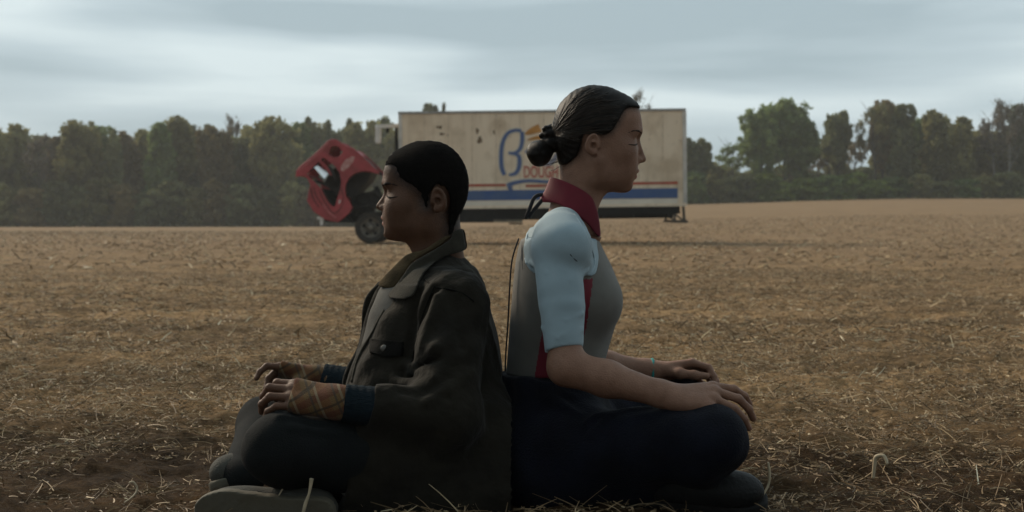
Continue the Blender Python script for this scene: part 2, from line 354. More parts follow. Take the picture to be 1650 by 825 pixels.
def trunk_mesh(h, w_, base, kind, seed):
    """tapered trunk with limbs; h total height, crown starts at base"""
    r = random.Random(seed); bm = bmesh.new(); top = h * .9; r0 = .013 * h + .05
    tp = [(0, 0, -.3), (.02 * h, 0, h * .3), (-.01 * h, .01 * h, h * .6), (0, 0, top)]
    bm_tube(bm, tp, [r0, r0 * .75, r0 * .45, r0 * .1], 7)
    nb = 24 if kind == 'sparse' else 9
    for i in range(nb):
        z = base + (top - base) * (i + r.random()) / nb * .92; a = r.random() * 6.28; ln = w_ * .5 * (.6 + .5 * r.random()) * (1 - .4 * z / h)
        e0 = Vector((0, 0, z)); e1 = e0 + Vector((math.cos(a) * ln * .5, math.sin(a) * ln * .5, ln * .5)); e2 = e0 + Vector((math.cos(a) * ln, math.sin(a) * ln, ln * 1.15))
        rb = r0 * .35 * (1 - .6 * z / h)
        bm_tube(bm, [e0, e1, e2], [rb, rb * .6, rb * .2], 5)
        if kind == 'sparse':
            for j in range(4):
                a2 = a + r.uniform(-1, 1); q = e1.lerp(e2, r.random()); f = q + Vector((math.cos(a2), math.sin(a2), 1.1)) * ln * .35
                bm_tube(bm, [q, f], [rb * .35, rb * .12], 4)
    return bm_mesh('trunk', bm)
protos = {}
def proto(kind, v):
    k = (kind, v)
    if k not in protos: protos[k] = crown_mesh(kind, 31 + 7 * v + len(kind) * 13)
    return protos[k]
mesh_cache = {}
def tree(px, top, wpx, Y, kind, col, v, label, group, base_frac=.12, name='tree', pale=False, cat='tree'):
    X = (px - 825) * Y / FPX; z0 = float(terrain(X, Y)); ztop = CAM_H - (top - HOR) * Y / FPX
    h = ztop - z0; wd = wpx * Y / FPX
    key = (kind, v, round(h / 1.2), round(wd / 1.0))
    if key not in mesh_cache:
        pts, tn = proto(kind, v); b0 = h * base_frac
        cm = leafify(pts, tn, wd, h - b0, .21 if kind != 'sparse' else .13, v)
        cm.transform(Matrix.Translation((0, 0, b0))); tm = trunk_mesh(h, wd, b0 + .1 * h, kind, v)
        mesh_cache[key] = (cm, tm, h, wd)
    cm, tm, h0, w0 = mesh_cache[key]
    e_ = empty(name, (X, Y, z0)); e_.scale = (wd / w0, wd / w0, h / h0); e_.rotation_euler.z = rnd.random() * 6.28
    tag(e_, label, cat, group)
    for nm, me, mt in (('trunk', tm, pale_bark if pale else bark), ('crown', cm, LM[col])):
        if nm == 'trunk' and kind == 'shrub': continue
        o = bpy.data.objects.new(nm, me); C.objects.link(o); o.parent = e_
        if not me.materials: me.materials.append(None)
        o.material_slots[0].link = 'OBJECT'; o.material_slots[0].material = mt
    return e_
GL = 'trees of the far wood'
kinds_w = {'round': 'broad', 'tall': 'full', 'poplar': 'narrow', 'conifer': 'pointed', 'sparse': 'bare thin', 'shrub': 'low'}
cols_w = {'olive': 'olive', 'dark': 'dark green', 'green': 'green', 'rust': 'rusty brown', 'bare': 'leafless grey', 'lime': 'yellow green'}
def place_word(px):
    marks = [(-46, 'beyond the left edge'), (60, 'at the left edge'), (360, 'in the left-hand wood'), (475, 'left of the red cab'), (640, 'behind the red cab'), (1108, 'behind the cargo box'), (1180, 'right of the cargo box'), (1420, 'in the right-hand wood'), (1560, 'in the wood near the right edge'), (1690, 'at the right edge'), (9000, 'beyond the right edge')]
    for m_, w_ in marks:
        if px < m_: return w_
count_at = {}
ords = ['first', 'second', 'third', 'fourth', 'fifth', 'sixth', 'seventh', 'eighth', 'ninth', 'tenth', 'eleventh', 'twelfth', 'thirteenth', 'fourteenth', 'fifteenth', 'sixteenth']
TREES = []   # px, top, width, Y, kind, col, v, base, pale
left = [(-30, 205, 90, 0, 'round', 'olive'), (22, 204, 70, 4, 'tall', 'olive'), (62, 212, 52, -4, 'sparse', 'bare'), (60, 222, 70, 6, 'round', 'dark'), (92, 224, 46, 0, 'tall', 'rust'),
        (128, 200, 78, -3, 'round', 'olive'), (160, 207, 66, 4, 'round', 'green'), (183, 213, 40, -4, 'poplar', 'dark'), (203, 216, 46, 1, 'tall', 'rust'), (232, 214, 50, 5, 'round', 'olive'),
        (258, 202, 60, -2, 'tall', 'green'), (282, 193, 66, 1, 'round', 'olive'), (318, 205, 62, 6, 'round', 'dark'), (345, 206, 60, -3, 'round', 'rust'), (375, 180, 44, 10, 'sparse', 'bare'),
        (378, 224, 60, 0, 'round', 'dark'), (412, 206, 62, 3, 'round', 'olive'), (443, 193, 76, -2, 'round', 'olive'), (478, 203, 60, 4, 'tall', 'green'), (496, 193, 44, 8, 'conifer', 'dark'),
        (517, 203, 60, 9, 'round', 'olive'), (528, 199, 50, 6, 'conifer', 'dark'), (549, 208, 54, 8, 'round', 'dark'), (563, 196, 46, 5, 'conifer', 'dark'), (585, 200, 56, 0, 'round', 'olive'),
        (612, 192, 50, 3, 'round', 'dark'), (640, 205, 60, -2, 'tall', 'olive'), (694, 172, 26, 26, 'round', 'dark'), (715, 171, 16, 27, 'conifer', 'dark'), (760, 215, 90, 0, 'round', 'olive'), (830, 215, 90, 0, 'round', 'dark'), (900, 215, 90, 0, 'round', 'olive'),
        (968, 205, 80, 0, 'round', 'dark'), (1030, 147, 62, 3, 'sparse', 'bare'), (1060, 215, 80, 0, 'round', 'green')]
right = [(1122, 226, 48, 0, 'round', 'dark'), (1150, 262, 52, 8, 'shrub', 'olive'), (1180, 228, 60, 4, 'sparse', 'green'), (1226, 178, 66, -2, 'round', 'green'), (1262, 163, 84, 1, 'round', 'green'), (1290, 196, 56, 0, 'round', 'green'),
         (1318, 232, 46, 6, 'sparse', 'rust'), (1350, 182, 46, 2, 'round', 'dark'), (1336, 210, 40, 4, 'sparse', 'dark'), (1378, 214, 48, 6, 'sparse', 'rust'), (1408, 164, 62, -1, 'sparse', 'olive'), (1424, 166, 46, 1, 'round', 'rust'),
         (1455, 172, 50, -2, 'tall', 'dark'), (1482, 190, 52, 3, 'round', 'green'), (1508, 180, 52, 0, 'tall', 'olive'), (1532, 186, 40, 3, 'sparse', 'olive'), (1548, 192, 48, -2, 'tall', 'olive'),
         (1576, 214, 54, 4, 'round', 'olive'), (1600, 176, 54, 1, 'sparse', 'bare'), (1628, 158, 70, -2, 'sparse', 'bare'), (1612, 214, 70, 6, 'tall', 'olive'), (1660, 170, 70, 0, 'round', 'dark'), (1700, 200, 90, 0, 'round', 'olive')]
for i, (px, top, wd, dy, k, c_) in enumerate(left): TREES.append((px, top, wd, TY + dy, k, c_, i % 3, .16 if k == 'sparse' else .03, False))
for i, (px, top, wd, dy, k, c_) in enumerate(right): TREES.append((px, top, wd, TY + dy, k, c_, i % 3, .2 if k == 'sparse' else .08, px in (1508, 1600, 1628, 1532)))
# second rank behind, lower, closing the wood
for i, px in enumerate(range(-40, 660, 42)): TREES.append((px + (i * 17) % 13, 226 + (i * 29) % 14, 76, TY + 14, ('round', 'tall')[i % 2], ('dark', 'olive', 'rust')[i % 3], i % 3, 0.0, False))
for i, px in enumerate(range(1120, 1700, 44)): TREES.append((px + (i * 17) % 13, 262 + (i * 23) % 16 - (px > 1420) * 26, 66, TY + 14, ('round', 'tall')[i % 2], ('dark', 'olive')[i % 2], i % 3, 0.0, False))
# undergrowth along the field edge
for i, px in enumerate(range(-30, 650, 38)): TREES.append((px + (i * 11) % 9, 288 + (i * 31) % 22, 62, TY - 6, 'shrub', ('dark', 'olive', 'rust', 'dark')[i % 4], i % 3, 0, False))
for i, px in enumerate(range(1118, 1690, 36)): TREES.append((px + (i * 11) % 9, 278 + (i * 31) % 18, 60, TY - 5, 'shrub', 'lime' if px in (1226, 1262, 1298, 1370, 1406) else ('green', 'olive', 'dark')[i % 3], i % 3, 0, False))
for i, px in enumerate(list(range(-420, -40, 60)) + list(range(1740, 2050, 60))): TREES.append((px, 190 + (i * 37) % 30, 90, TY + (i % 3) * 3, ('round', 'tall')[i % 2], ('olive', 'dark', 'green')[i % 3], i % 3, .03, False))
TREES.sort(key=lambda t: t[0])
for (px, top, wd, Y, k, c_, v, bf, pale) in TREES:
    sh = k == 'shrub'; row = 'front' if sh else ('back' if Y > TY + 12 else 'main')
    kw = (k, c_, place_word(px), row); count_at[kw] = count_at.get(kw, 0) + 1
    tot = sum(1 for t in TREES if (t[4], t[5], place_word(t[0]), ('front' if t[4] == 'shrub' else ('back' if t[3] > TY + 12 else 'main'))) == kw)
    od = ords[count_at[kw] - 1] + ' of the ' if tot > 1 else ''
    noun = ('shrubs' if tot > 1 else 'shrub') if sh else ('trees' if tot > 1 else 'tree')
    lb = '%s%s %s %s%s %s' % (od.replace(' of', ' from left of') if od else '', kinds_w[k], cols_w[c_], {'back': 'rear-row ', 'main': '', 'front': ''}[row], noun, place_word(px))
    tree(px, top, wd, Y, k, c_, v, lb, 'shrubs along the field edge' if sh else GL, bf, 'shrub' if sh else {'conifer': 'conifer_tree', 'sparse': 'bare_tree'}.get(k, 'leafy_tree'), pale, 'shrub' if sh else 'tree')
# ------------------------------------------------------------------ box truck (side on, cab tipped forward)
TK = 36.0                                    # distance of the near side
def tp(px, py, dy=0.0): p = P(px, py, TK); return Vector((p[0], TK + dy, p[2]))
red = mat('faded_red_paint', (.42, .06, .072), .5, .25, 2.5, .15, 40, col2=(.24, .04, .042), spec=.4)
blk = mat('black_steel', (.016, .016, .015), .7, .3, 5)
tyre_m = mat('tyre_rubber', (.035, .033, .03), .85, .2, 9, col2=(.06, .05, .04))
rim_m = mat('dusty_rim', (.24, .21, .17), .7, .2, 12)
white_m = mat('white_paint', (.72, .70, .66), .5, .08, 5)
dark_int = mat('dark_cab_lining', (.022, .02, .018), .8, .3, 6)
cream = mat('grimy_cream_panel', (.88, .74, .57), .55, .1, 1.2, col2=(.82, .67, .50), spec=.25, stretch=(1, 1, .45), detail=8)
# grime: rain streaks and brown stains in their own shapes
t = cream.node_tree; n = t.nodes; l = t.links; bs = n['Principled BSDF']; base = n[cream['ramp']]
gg = n.new('ShaderNodeNewGeometry')
def cn(scale, sc, lo, hi, detail=5, loc=(0, 0, 0)):
    m_ = n.new('ShaderNodeMapping'); m_.inputs['Scale'].default_value = sc; m_.inputs['Location'].default_value = loc; l.new(gg.outputs['Position'], m_.inputs[0])
    q = n.new('ShaderNodeTexNoise'); q.inputs['Scale'].default_value = scale; q.inputs['Detail'].default_value = detail; l.new(m_.outputs[0], q.inputs[0])
    r = n.new('ShaderNodeMapRange'); r.inputs['From Min'].default_value = lo; r.inputs['From Max'].default_value = hi; l.new(q.outputs['Fac'], r.inputs[0]); return r
last = base.outputs[0]
for (args, col_, amt) in (((3.2, (1.6, 1, .22), .52, .72), (.58, .45, .31), .5), ((1.3, (1, 1, .9), .54, .68, 8, (3, 0, 1)), (.50, .37, .24), .6), ((9, (1, 1, 1), .68, .76, 2), (.2, .14, .09), .8)):
    f = cn(*args); mu = n.new('ShaderNodeMath'); mu.operation = 'MULTIPLY'; mu.inputs[1].default_value = amt; l.new(f.outputs[0], mu.inputs[0])
    k = n.new('ShaderNodeMixRGB'); l.new(mu.outputs[0], k.inputs[0]); l.new(last, k.inputs[1]); k.inputs[2].default_value = (*col_, 1); last = k.outputs[0]
l.new(last, bs.inputs['Base Color'])

truck = empty('box_truck', (tp(875, 391)[0], TK + 1.2, 0))
tag(truck, 'abandoned box truck with grimy cream cargo box, its red cab tipped forward', 'truck')
def tpart(name, me, m, parent=None):
    o = link(name, me, m); o.parent = parent or truck; o.matrix_parent_inverse = (parent or truck).matrix_world.inverted(); return o
bpy.context.view_layer.update()
truck_inv = Matrix.Translation(-truck.location)
def tpart(name, me, m, parent=None):
    o = link(name, me, m)
    if parent is None: me.transform(truck_inv); o.parent = truck
    else: me.transform(truck_inv); o.parent = parent
    return o
def slab(name, poly, y0, y1, m, parent=None, bev=0, smooth=False):
    """px polygon on the truck's side plane, extruded from depth y0 to y1"""
    bm = bmesh.new(); a = [bm.verts.new(tp(x, y, y0)) for x, y in poly]; b_ = [bm.verts.new(tp(x, y, y1)) for x, y in poly]
    bm.faces.new(a); bm.faces.new(b_[::-1]); k = len(poly)
    for i in range(k): bm.faces.new((a[i], b_[i], b_[(i + 1) % k], a[(i + 1) % k]))
    bmesh.ops.recalc_face_normals(bm, faces=bm.faces)
    if bev: bmesh.ops.bevel(bm, geom=list(bm.edges), offset=bev, segments=2, affect='EDGES')
    return tpart(name, bm_mesh(name, bm, smooth), m, parent)
def shape_with_holes(name, outer, holes, y0, y1, m, parent=None, bev=.012):
    cu = bpy.data.curves.new('tmp', 'CURVE'); cu.dimensions = '2D'; cu.fill_mode = 'BOTH'; cu.extrude = (y1 - y0) / 2 - bev; cu.bevel_depth = bev; cu.bevel_resolution = 1
    for poly in [outer] + holes:
        s = cu.splines.new('POLY'); s.points.add(len(poly) - 1); s.use_cyclic_u = True
        for p, (x, y) in zip(s.points, poly):
            q = tp(x, y); p.co = (q[0], q[2], 0, 1)
    ob = bpy.data.objects.new('tmp', cu); C.objects.link(ob); bpy.context.view_layer.update()
    me = bpy.data.meshes.new_from_object(ob.evaluated_get(bpy.context.evaluated_depsgraph_get())); bpy.data.objects.remove(ob)
    me.transform(Matrix(((1, 0, 0, 0), (0, 0, 1, TK + (y0 + y1) / 2), (0, 1, 0, 0), (0, 0, 0, 1)))); me.name = name
    return tpart(name, me, m, parent)

# cargo box 2.4 m deep; top and bottom rails, corner posts, side panel seams
box = slab('cargo_box', [(643, 180.5), (1104, 175.5), (1106, 330.5), (645, 336.5)], 0, 2.42, cream, bev=.02)
slab('top_rail', [(641.5, 180), (1105.2, 174.5), (1105.2, 178.5), (641.5, 184)], -.025, 2.44, mat('grey_rail', (.42, .42, .40), .5, .2, 8), box)
slab('bottom_rail', [(643.5, 333.2), (1107.2, 327.4), (1107.2, 332.2), (643.5, 338)], -.022, -.002, cream, box)
for x0, x1 in ((641.8, 647.5), (1099.5, 1105.8)):
    slab('corner_post', [(x0, 184.3), (x1, 184.2 if x0 < 900 else 179), (x1 + 1.6, 331), (x0 + 1.6, 331.5)] if x0 < 900 else [(x0, 179.2), (x1, 179.1), (x1 + 1.4, 327), (x0 + 1.4, 327.1)], -.02, -.002, mat('pale_post', (.72, .68, .62), .5, .15, 3), box)
seam = mat('panel_seam', (.79, .65, .49), .6, .2, 6)
bm = bmesh.new()
for k in range(11):
    x = 684 + k * 38.4
    bm_box(bm, (tp(x, 0)[0], TK - .004, (tp(x, 184)[2] + tp(x, 328)[2]) / 2), (.018, .008, tp(x, 184)[2] - tp(x, 328)[2]))
tpart('panel_seams', bm_mesh('panel_seams', bm), seam, box)
paint_r = mat('red_stripe_paint', (.50, .085, .045), .6, .2, 3, col2=(.40, .12, .08)); paint_b = mat('blue_stripe_paint', (.058, .12, .30), .55, .2, 3, col2=(.085, .14, .27))
script_b = mat('blue_script_paint', (.070, .125, .30), .55, .2, 5, col2=(.11, .155, .29)); paint_o = mat('orange_flash_paint', (.62, .29, .07), .6, .15, 4)
paint_p = mat('worn_red_letter_paint', (.52, .10, .085), .6, .2, 6, col2=(.55, .24, .17)); outl = mat('letter_outline_paint', (.66, .62, .55), .6, .1, 6)
lilac = mat('faded_lilac_paint', (.34, .34, .42), .6, .2, 6)
sl = lambda x: (1095 - x) * .0125          # the box stands a touch higher at its right end
def stripe(name, x0, x1, ya, yb, m, lift=.006): return slab(name, [(x0, ya + sl(x0)), (x1, ya + sl(x1)), (x1, yb + sl(x1)), (x0, yb + sl(x0))], -lift - .003, -lift, m, box)
stripe('red_stripe', 656, 822, 292.5, 296.6, paint_r); stripe('red_stripe', 900, 1092, 292.5, 296.6, paint_r)
stripe('red_stripe', 847, 886, 294.5, 298.5, paint_r)
stripe('pale_band', 652, 1092, 320.2, 328, mat('pale_band_paint', (.86, .78, .66), .5, .06, 3))
stripe('blue_stripe', 652, 1092, 303, 319, paint_b)
# the big script letter and its flourishes: flat painted strokes
def stroke(name, pts, wd, m, lift=.014, n_=8, parent=None):
    pts = np.array([(x, y) for x, y in pts], float); wv = np.array(wd if hasattr(wd, '__len__') else [wd] * len(pts), float)
    q, wq = catmull(pts, n_, wv); T = np.gradient(q, axis=0); T /= np.linalg.norm(T, axis=1)[:, None]; Nn = np.stack([-T[:, 1], T[:, 0]], 1)
    A = q + Nn * wq[:, None] / 2; B = q - Nn * wq[:, None] / 2; V = []; 
    for a, b_ in zip(A, B): V += [tp(a[0], a[1], -lift), tp(b_[0], b_[1], -lift)]
    F = [(2 * i, 2 * i + 1, 2 * i + 3, 2 * i + 2) for i in range(len(q) - 1)]
    return tpart(name, npmesh(name, np.array(V), F, False), m, parent or box)
B1 = [(813, 282), (808.5, 270), (807.5, 250), (810, 230), (818, 215), (830, 210), (840, 211)]
B2 = [(841, 212), (841.5, 226), (838, 240), (829, 247), (819, 246)]
B3 = [(827, 247), (836, 252), (836.5, 268), (831, 279), (820, 282)]
for i, (b_, w_) in enumerate(((B1, [5.5, 6.5, 6, 5.5, 5, 4.5, 5]), (B2, [5.5, 6, 5.5, 5, 2.5]), (B3, [4, 6, 6.5, 5.5, 3]))):
    stroke('letter_outline', b_, [x + 3.4 for x in w_], outl, .010 + i * .0008); stroke('script_letter', b_, w_, script_b, .014 + i * .0008)
stroke('script_letter', [(846, 246), (855, 240), (864, 244), (868, 255), (876, 262), (888, 262), (897, 250), (903, 240)], [4, 6, 8, 9, 9, 8, 7, 6], lilac, .012)
stroke('orange_flash', [(846, 216), (853, 213), (862, 209), (870, 206)], [1.5, 9, 12, 14], paint_o, .011)
stroke('orange_flash', [(849, 226), (856, 224), (864, 222), (872, 222)], [1, 4, 6, 7], paint_o, .0115)
stroke('swoosh_outline', [(816, 300), (828, 294), (850, 291), (875, 292), (905, 295)], [7, 8, 7, 7, 5], outl, .0096)
stroke('blue_swoosh', [(818, 300), (828, 295), (850, 291.5), (875, 292.5), (905, 295)], [9, 6, 4.5, 4.5, 2.5], script_b, .0165)
stroke('blue_swoosh', [(820, 297), (822, 303), (826, 306.5)], [4, 8, 1.5], script_b, .0175)
fc_ = bpy.data.curves.new('word', 'FONT'); fc_.body = 'DOUGH'; fc_.size = 1.0; fc_.extrude = .002; fc_.offset = .02; fc_.space_character = 1.02
fo = bpy.data.objects.new('word', fc_); C.objects.link(fo); bpy.context.view_layer.update()
me = bpy.data.meshes.new_from_object(fo.evaluated_get(bpy.context.evaluated_depsgraph_get())); bpy.data.objects.remove(fo)
co = np.zeros(len(me.vertices) * 3, np.float32); me.vertices.foreach_get('co', co); co = co.reshape(-1, 3); lo, hi = co.min(0), co.max(0)
a_, b_ = tp(844, 286.5), tp(899, 267)
co2 = np.stack([a_[0] + (co[:, 0] - lo[0]) / (hi[0] - lo[0]) * (b_[0] - a_[0]), TK - .014 - co[:, 2], a_[2] + (co[:, 1] - lo[1]) / (hi[1] - lo[1]) * (b_[2] - a_[2])], 1)
me.vertices.foreach_set('co', co2.astype(np.float32).ravel()); me.update(); tpart('word_lettering', me, paint_p, box)
# dents / holes rubbed through the side
rust_m = mat('rust', (.32, .23, .15), .9, .3, 9)
for (x, y, rx, ry) in ((769, 211, 2.6, 4.5), (796, 213, 1.6, 4), (708, 205, 5, 3), (712, 216, 4.5, 2), (773, 226, 4, 6)):
    bm = bmesh.new(); vs_ = [bm.verts.new(tp(x + rx * math.cos(k * .7) * (1 + .3 * math.sin(k * 2.1 + x)), y + ry * math.sin(k * .7) * (1 + .3 * math.cos(k * 1.7 + x)), -.0045)) for k in range(9)]
    bm.faces.new(vs_); tpart('rust_patch', bm_mesh('rust_patch', bm), rust_m, box)
# pale post with cross bar at the front of the box
bm = bmesh.new()
bm_bar(bm, tp(607.5, 203, .35), tp(607.5, 230, .35), .20, .11, .02); bm_bar(bm, tp(602.5, 203, .35), tp(644, 200.5, .35), .09, .09, .01)
bm_box(bm, tp(607.5, 216, .35), (.15, .10, .42), bev=.02)
tpart('mirror_arm', bm_mesh('mirror_arm', bm), white_m)
bm = bmesh.new(); bm_bar(bm, tp(636, 203, .5), tp(636, 300, .5), .07, .07); bm_bar(bm, tp(622, 203, .5), tp(622, 212, .5), .07, .07)
bm_box(bm, tp(640, 252, 1.2), (.16, 1.5, .9), bev=.02)
tpart('cooling_unit', bm_mesh('cooling_unit', bm), blk)
# underside
slab('side_skirt', [(650, 337), (795, 336), (795, 358.5), (650, 359)], .06, .14, blk)
slab('side_skirt', [(795, 336), (960, 334.2), (960, 347), (840, 352), (795, 353)], .09, .16, blk)
slab('side_skirt', [(960, 333.4), (1096, 331.6), (1096, 344.5), (968, 347.5), (960, 349)], .06, .14, blk)
slab('step_rail', [(795, 354), (842, 353.6), (842, 358), (795, 358.4)], .05, .09, mat('tan_rail', (.22, .19, .14), .8, .2, 6))
slab('step_rail', [(820, 359), (842, 359), (842, 361.5), (820, 361.5)], .05, .09, blk)
slab('chassis_rail', [(560, 349), (1090, 342), (1090, 351), (560, 358)], .75, .85, blk); slab('chassis_rail', [(560, 349), (1090, 342), (1090, 351), (560, 358)], 1.55, 1.65, blk)
for k in range(9): x = 662 + k * 52; bm = bmesh.new(); bm_box(bm, tp(x, 346.5, 1.2), (.08, 2.2, .12)); tpart('cross_member', bm_mesh('cross_member', bm), blk)
slab('mud_flap', [(957, 348), (965, 348), (964.5, 374), (959, 374)], .05, .65, blk)
bm = bmesh.new()   # rear step frame hanging below the box end
for dy in (.1, 2.2):
    bm_bar(bm, tp(1101.5, 331, dy), tp(1103.5, 357, dy), .09, .06); bm_bar(bm, tp(1088, 344, dy), tp(1088, 357, dy), .06, .05); bm_bar(bm, tp(1084, 356, dy), tp(1106, 357.5, dy), .07, .06); bm_bar(bm, tp(1088, 345, dy), tp(1103, 356, dy), .04, .04)
bm_bar(bm, tp(1104, 357, .05), tp(1104, 357, 2.3), .14, .07)
tpart('rear_step', bm_mesh('rear_step', bm), mat('worn_grey_steel', (.13, .12, .10), .7, .3, 8))

def lathe_y(prof, cx, cz, n_=36):
    """prof: (y, r) around axis parallel to Y"""
    V, F = [], []
    for (y, r) in prof:
        for k in range(n_): a = 2 * math.pi * k / n_; V.append((cx + r * math.cos(a), y, cz + r * math.sin(a)))
    for i in range(len(prof) - 1):
        for k in range(n_): F.append((i * n_ + k, i * n_ + (k + 1) % n_, (i + 1) * n_ + (k + 1) % n_, (i + 1) * n_ + k))
    return np.array(V), F
def wheel(px, py, dy, out=-1, dual=False):
    c = tp(px, py, dy); R = 25.5 * TK / FPX; z = R - .01 + float(terrain(c[0], c[1])) * .5; w_ = .26
    y = c[1]
    V, F = lathe_y([(y + .06, R * .58), (y - .01, R * .64), (y - .02, R * .9), (y + .03, R * .985), (y + .05, R), (y + w_ - .05, R), (y + w_ - .03, R * .985), (y + w_, R * .9), (y + w_, R * .6)], c[0], z, 44)
    # tread lugs
    bm = bmesh.new(); vv = [bm.verts.new(v) for v in V]; [bm.faces.new([vv[i] for i in f]) for f in F]
    for k in range(36):
        a = 2 * math.pi * k / 36
        bm_box(bm, (c[0] + math.cos(a) * R, y + w_ / 2, z + math.sin(a) * R), (.03, w_ * .8, .035), Matrix.Rotation(-a, 3, 'Y'))
    t_ = tpart('wheel', bm_mesh('wheel', bm, False), tyre_m)
    V, F = lathe_y([(y + .05, R * .64), (y + .0, R * .66), (y + .0, R * .60), (y + .09, R * .56), (y + .10, R * .34), (y + .05, R * .30), (y + .02, R * .18), (y + .0, R * .16), (y - .0, .001)], c[0], z, 40)
    tpart('rim', npmesh('rim', V, F), rim_m, t_)
    for k in range(8):
        bm = bmesh.new(); a = 2 * math.pi * k / 8; bm_box(bm, (c[0] + math.cos(a) * R * .25, y + .035, z + math.sin(a) * R * .25), (.035, .05, .035), bev=.006); tpart('wheel_bolt', bm_mesh('wheel_bolt', bm), blk, t_)
    for k in range(5):
        bm = bmesh.new(); a = 2 * math.pi * (k + .3) / 5; bm_box(bm, (c[0] + math.cos(a) * R * .46, y + .085, z + math.sin(a) * R * .46), (.085, .03, .085), Matrix.Rotation(-a, 3, 'Y'), bev=.02); tpart('rim_hole', bm_mesh('rim_hole', bm), blk, t_)
wheel(596.5, 366, .10); wheel(596.5, 366, 2.05); wheel(904, 366, .12); wheel(904, 366, 1.85)
bm = bmesh.new(); bm_bar(bm, tp(596.5, 366, .3), tp(596.5, 366, 2.1), .1, .1); tpart('axle', bm_mesh('axle', bm), blk); bm = bmesh.new(); bm_bar(bm, tp(904, 366, .3), tp(904, 366, 1.9), .14, .14)
tpart('axle', bm_mesh('axle', bm), blk)
# engine, sump, wheel-arch liner and bumper left standing on the chassis
bm = bmesh.new()
bm_box(bm, tp(578, 331, 1.2), (.55, .75, .50), Matrix.Rotation(-.15, 3, 'Y'), .04); bm_box(bm, tp(592, 318, 1.15), (.42, .6, .30), Matrix.Rotation(-.5, 3, 'Y'), .05)
bm_box(bm, tp(557, 345, 1.2), (.5, .8, .30), None, .04); bm_box(bm, tp(610, 325, 1.2), (.5, .7, .28), None, .04)
bm_tube(bm, [tp(570, 322, .7), tp(580, 312, .7), tp(597, 310, .8), (tp(612, 322, .9))], .05, 8); bm_tube(bm, [tp(560, 336, .6), tp(575, 326, .55), tp(590, 330, .6)], .035, 8)
bm_tube(bm, [tp(600, 300, 1.0), tp(607, 312, .95), tp(612, 335, .95)], .06, 8)
tpart('engine', bm_mesh('engine', bm), mat('oily_engine', (.030, .032, .030), .6, .3, 7))
slab('front_bumper', [(520, 347), (560, 350), (566, 359), (524, 358)], .05, 2.3, blk, bev=.02)
bm = bmesh.new(); bm_bar(bm, tp(517.5, 350, .1), tp(517.5, 363, .1), .10, .08, .01); bm_box(bm, tp(512.5, 351, .1), (.07, .08, .07))
tpart('tow_bracket', bm_mesh('tow_bracket', bm), white_m)
# mud guard over the wheel: dark arch
arc = [(571, 345), (573, 337), (581, 331), (592, 328), (603, 330), (612, 336), (618, 346)]
V = [];
for dy in (.04, .5):
    V += [tp(x, y, dy) for x, y in arc] + [tp(596.5 + (x - 596.5) * .93, 366 + (y - 366) * .93, dy) for x, y in arc]
k = len(arc); F = []
for i in range(k - 1):
    F += [(i, i + 1, k + i + 1, k + i), (2 * k + i, 2 * k + i + 1, 3 * k + i + 1, 3 * k + i), (i, i + 1, 2 * k + i + 1, 2 * k + i), (k + i, k + i + 1, 3 * k + i + 1, 3 * k + i)]
tpart('mud_guard', npmesh('mud_guard', np.array(V), F, False), blk)

# the tipped cab
outer = [(477, 284), (477.5, 276), (482, 269.5), (511, 244.5), (528, 227.5), (534, 224.5), (541, 225), (558.6, 236.6), (568, 238.5), (585, 253), (603.5, 271.5), (611, 276.5), (609, 280), (595.5, 275.6), (583, 275.4), (571, 279),
         (561, 287), (556, 297), (555, 307), (556.8, 316), (561, 323), (566.7, 334), (563, 342), (549.4, 354), (543.7, 357.5), (532, 355.5), (523, 352.7), (514, 346), (504.5, 339), (500, 331), (495, 323), (496.5, 314), (498, 306.7), (500.5, 298), (497, 290), (492.5, 284), (488, 283)]
hole1 = [(493.5, 280), (520.5, 253.5), (529, 259.5), (538.5, 267), (547, 278), (549.6, 290), (549, 300), (543.7, 318), (539.5, 333), (535, 332.5), (527.6, 325), (516, 303), (505, 292)]
hole2 = [(528, 249), (532.5, 236.5), (538, 234.2), (545, 236), (553.2, 244.2), (546, 253.5), (538, 254.5)]
cab = shape_with_holes('cab', outer, [hole1, hole2], .02, .10, red)
cab_far = shape_with_holes('far_side_panel', outer, [hole1, hole2], 2.14, 2.20, red, cab)
def skin(name, pts, m, th=1.6, parent=cab, y0=.10, y1=2.14):
    """sheet between the two sides following a px polyline, th px thick to its inner side"""
    pts = np.array(pts, float); T = np.gradient(pts, axis=0); T /= np.linalg.norm(T, axis=1)[:, None]; Nn = np.stack([-T[:, 1], T[:, 0]], 1)
    return slab(name, [tuple(p) for p in pts] + [tuple(p) for p in (pts + Nn * th)[::-1]], y0, y1, m, parent)
skin('roof', [(479, 273.5), (483, 269.5), (511.5, 245), (528.5, 228.2), (534, 225.3)], red)
skin('rear_wall', [(540, 226), (558, 237.6), (567.5, 239.5), (576, 247)], red, 1.5)
slab('engine_cover', [(570, 243), (585, 256), (600, 271.5), (582, 274), (569, 278), (560, 286), (552, 270), (560, 255)], .5, 1.9, dark_int, cab)
skin('front_panel', [(521, 350.5), (505, 338), (496.5, 323), (498, 308)], red, -2.0)
skin('floor', [(566, 334), (561, 342.5), (549, 353.5), (543.7, 356.5), (530, 354.5)], dark_int, 2)
skin('windscreen_header', [(478.5, 283), (488, 282), (492.5, 285)], red, -1.5)
slab('seat', [(546, 281), (553, 290), (552, 306), (543, 320), (536, 318), (544, 298), (538, 286)], .25, .85, dark_int, cab, .03)
slab('seat', [(546, 281), (553, 290), (552, 306), (543, 320), (536, 318), (544, 298), (538, 286)], 1.3, 1.95, dark_int, cab, .03)
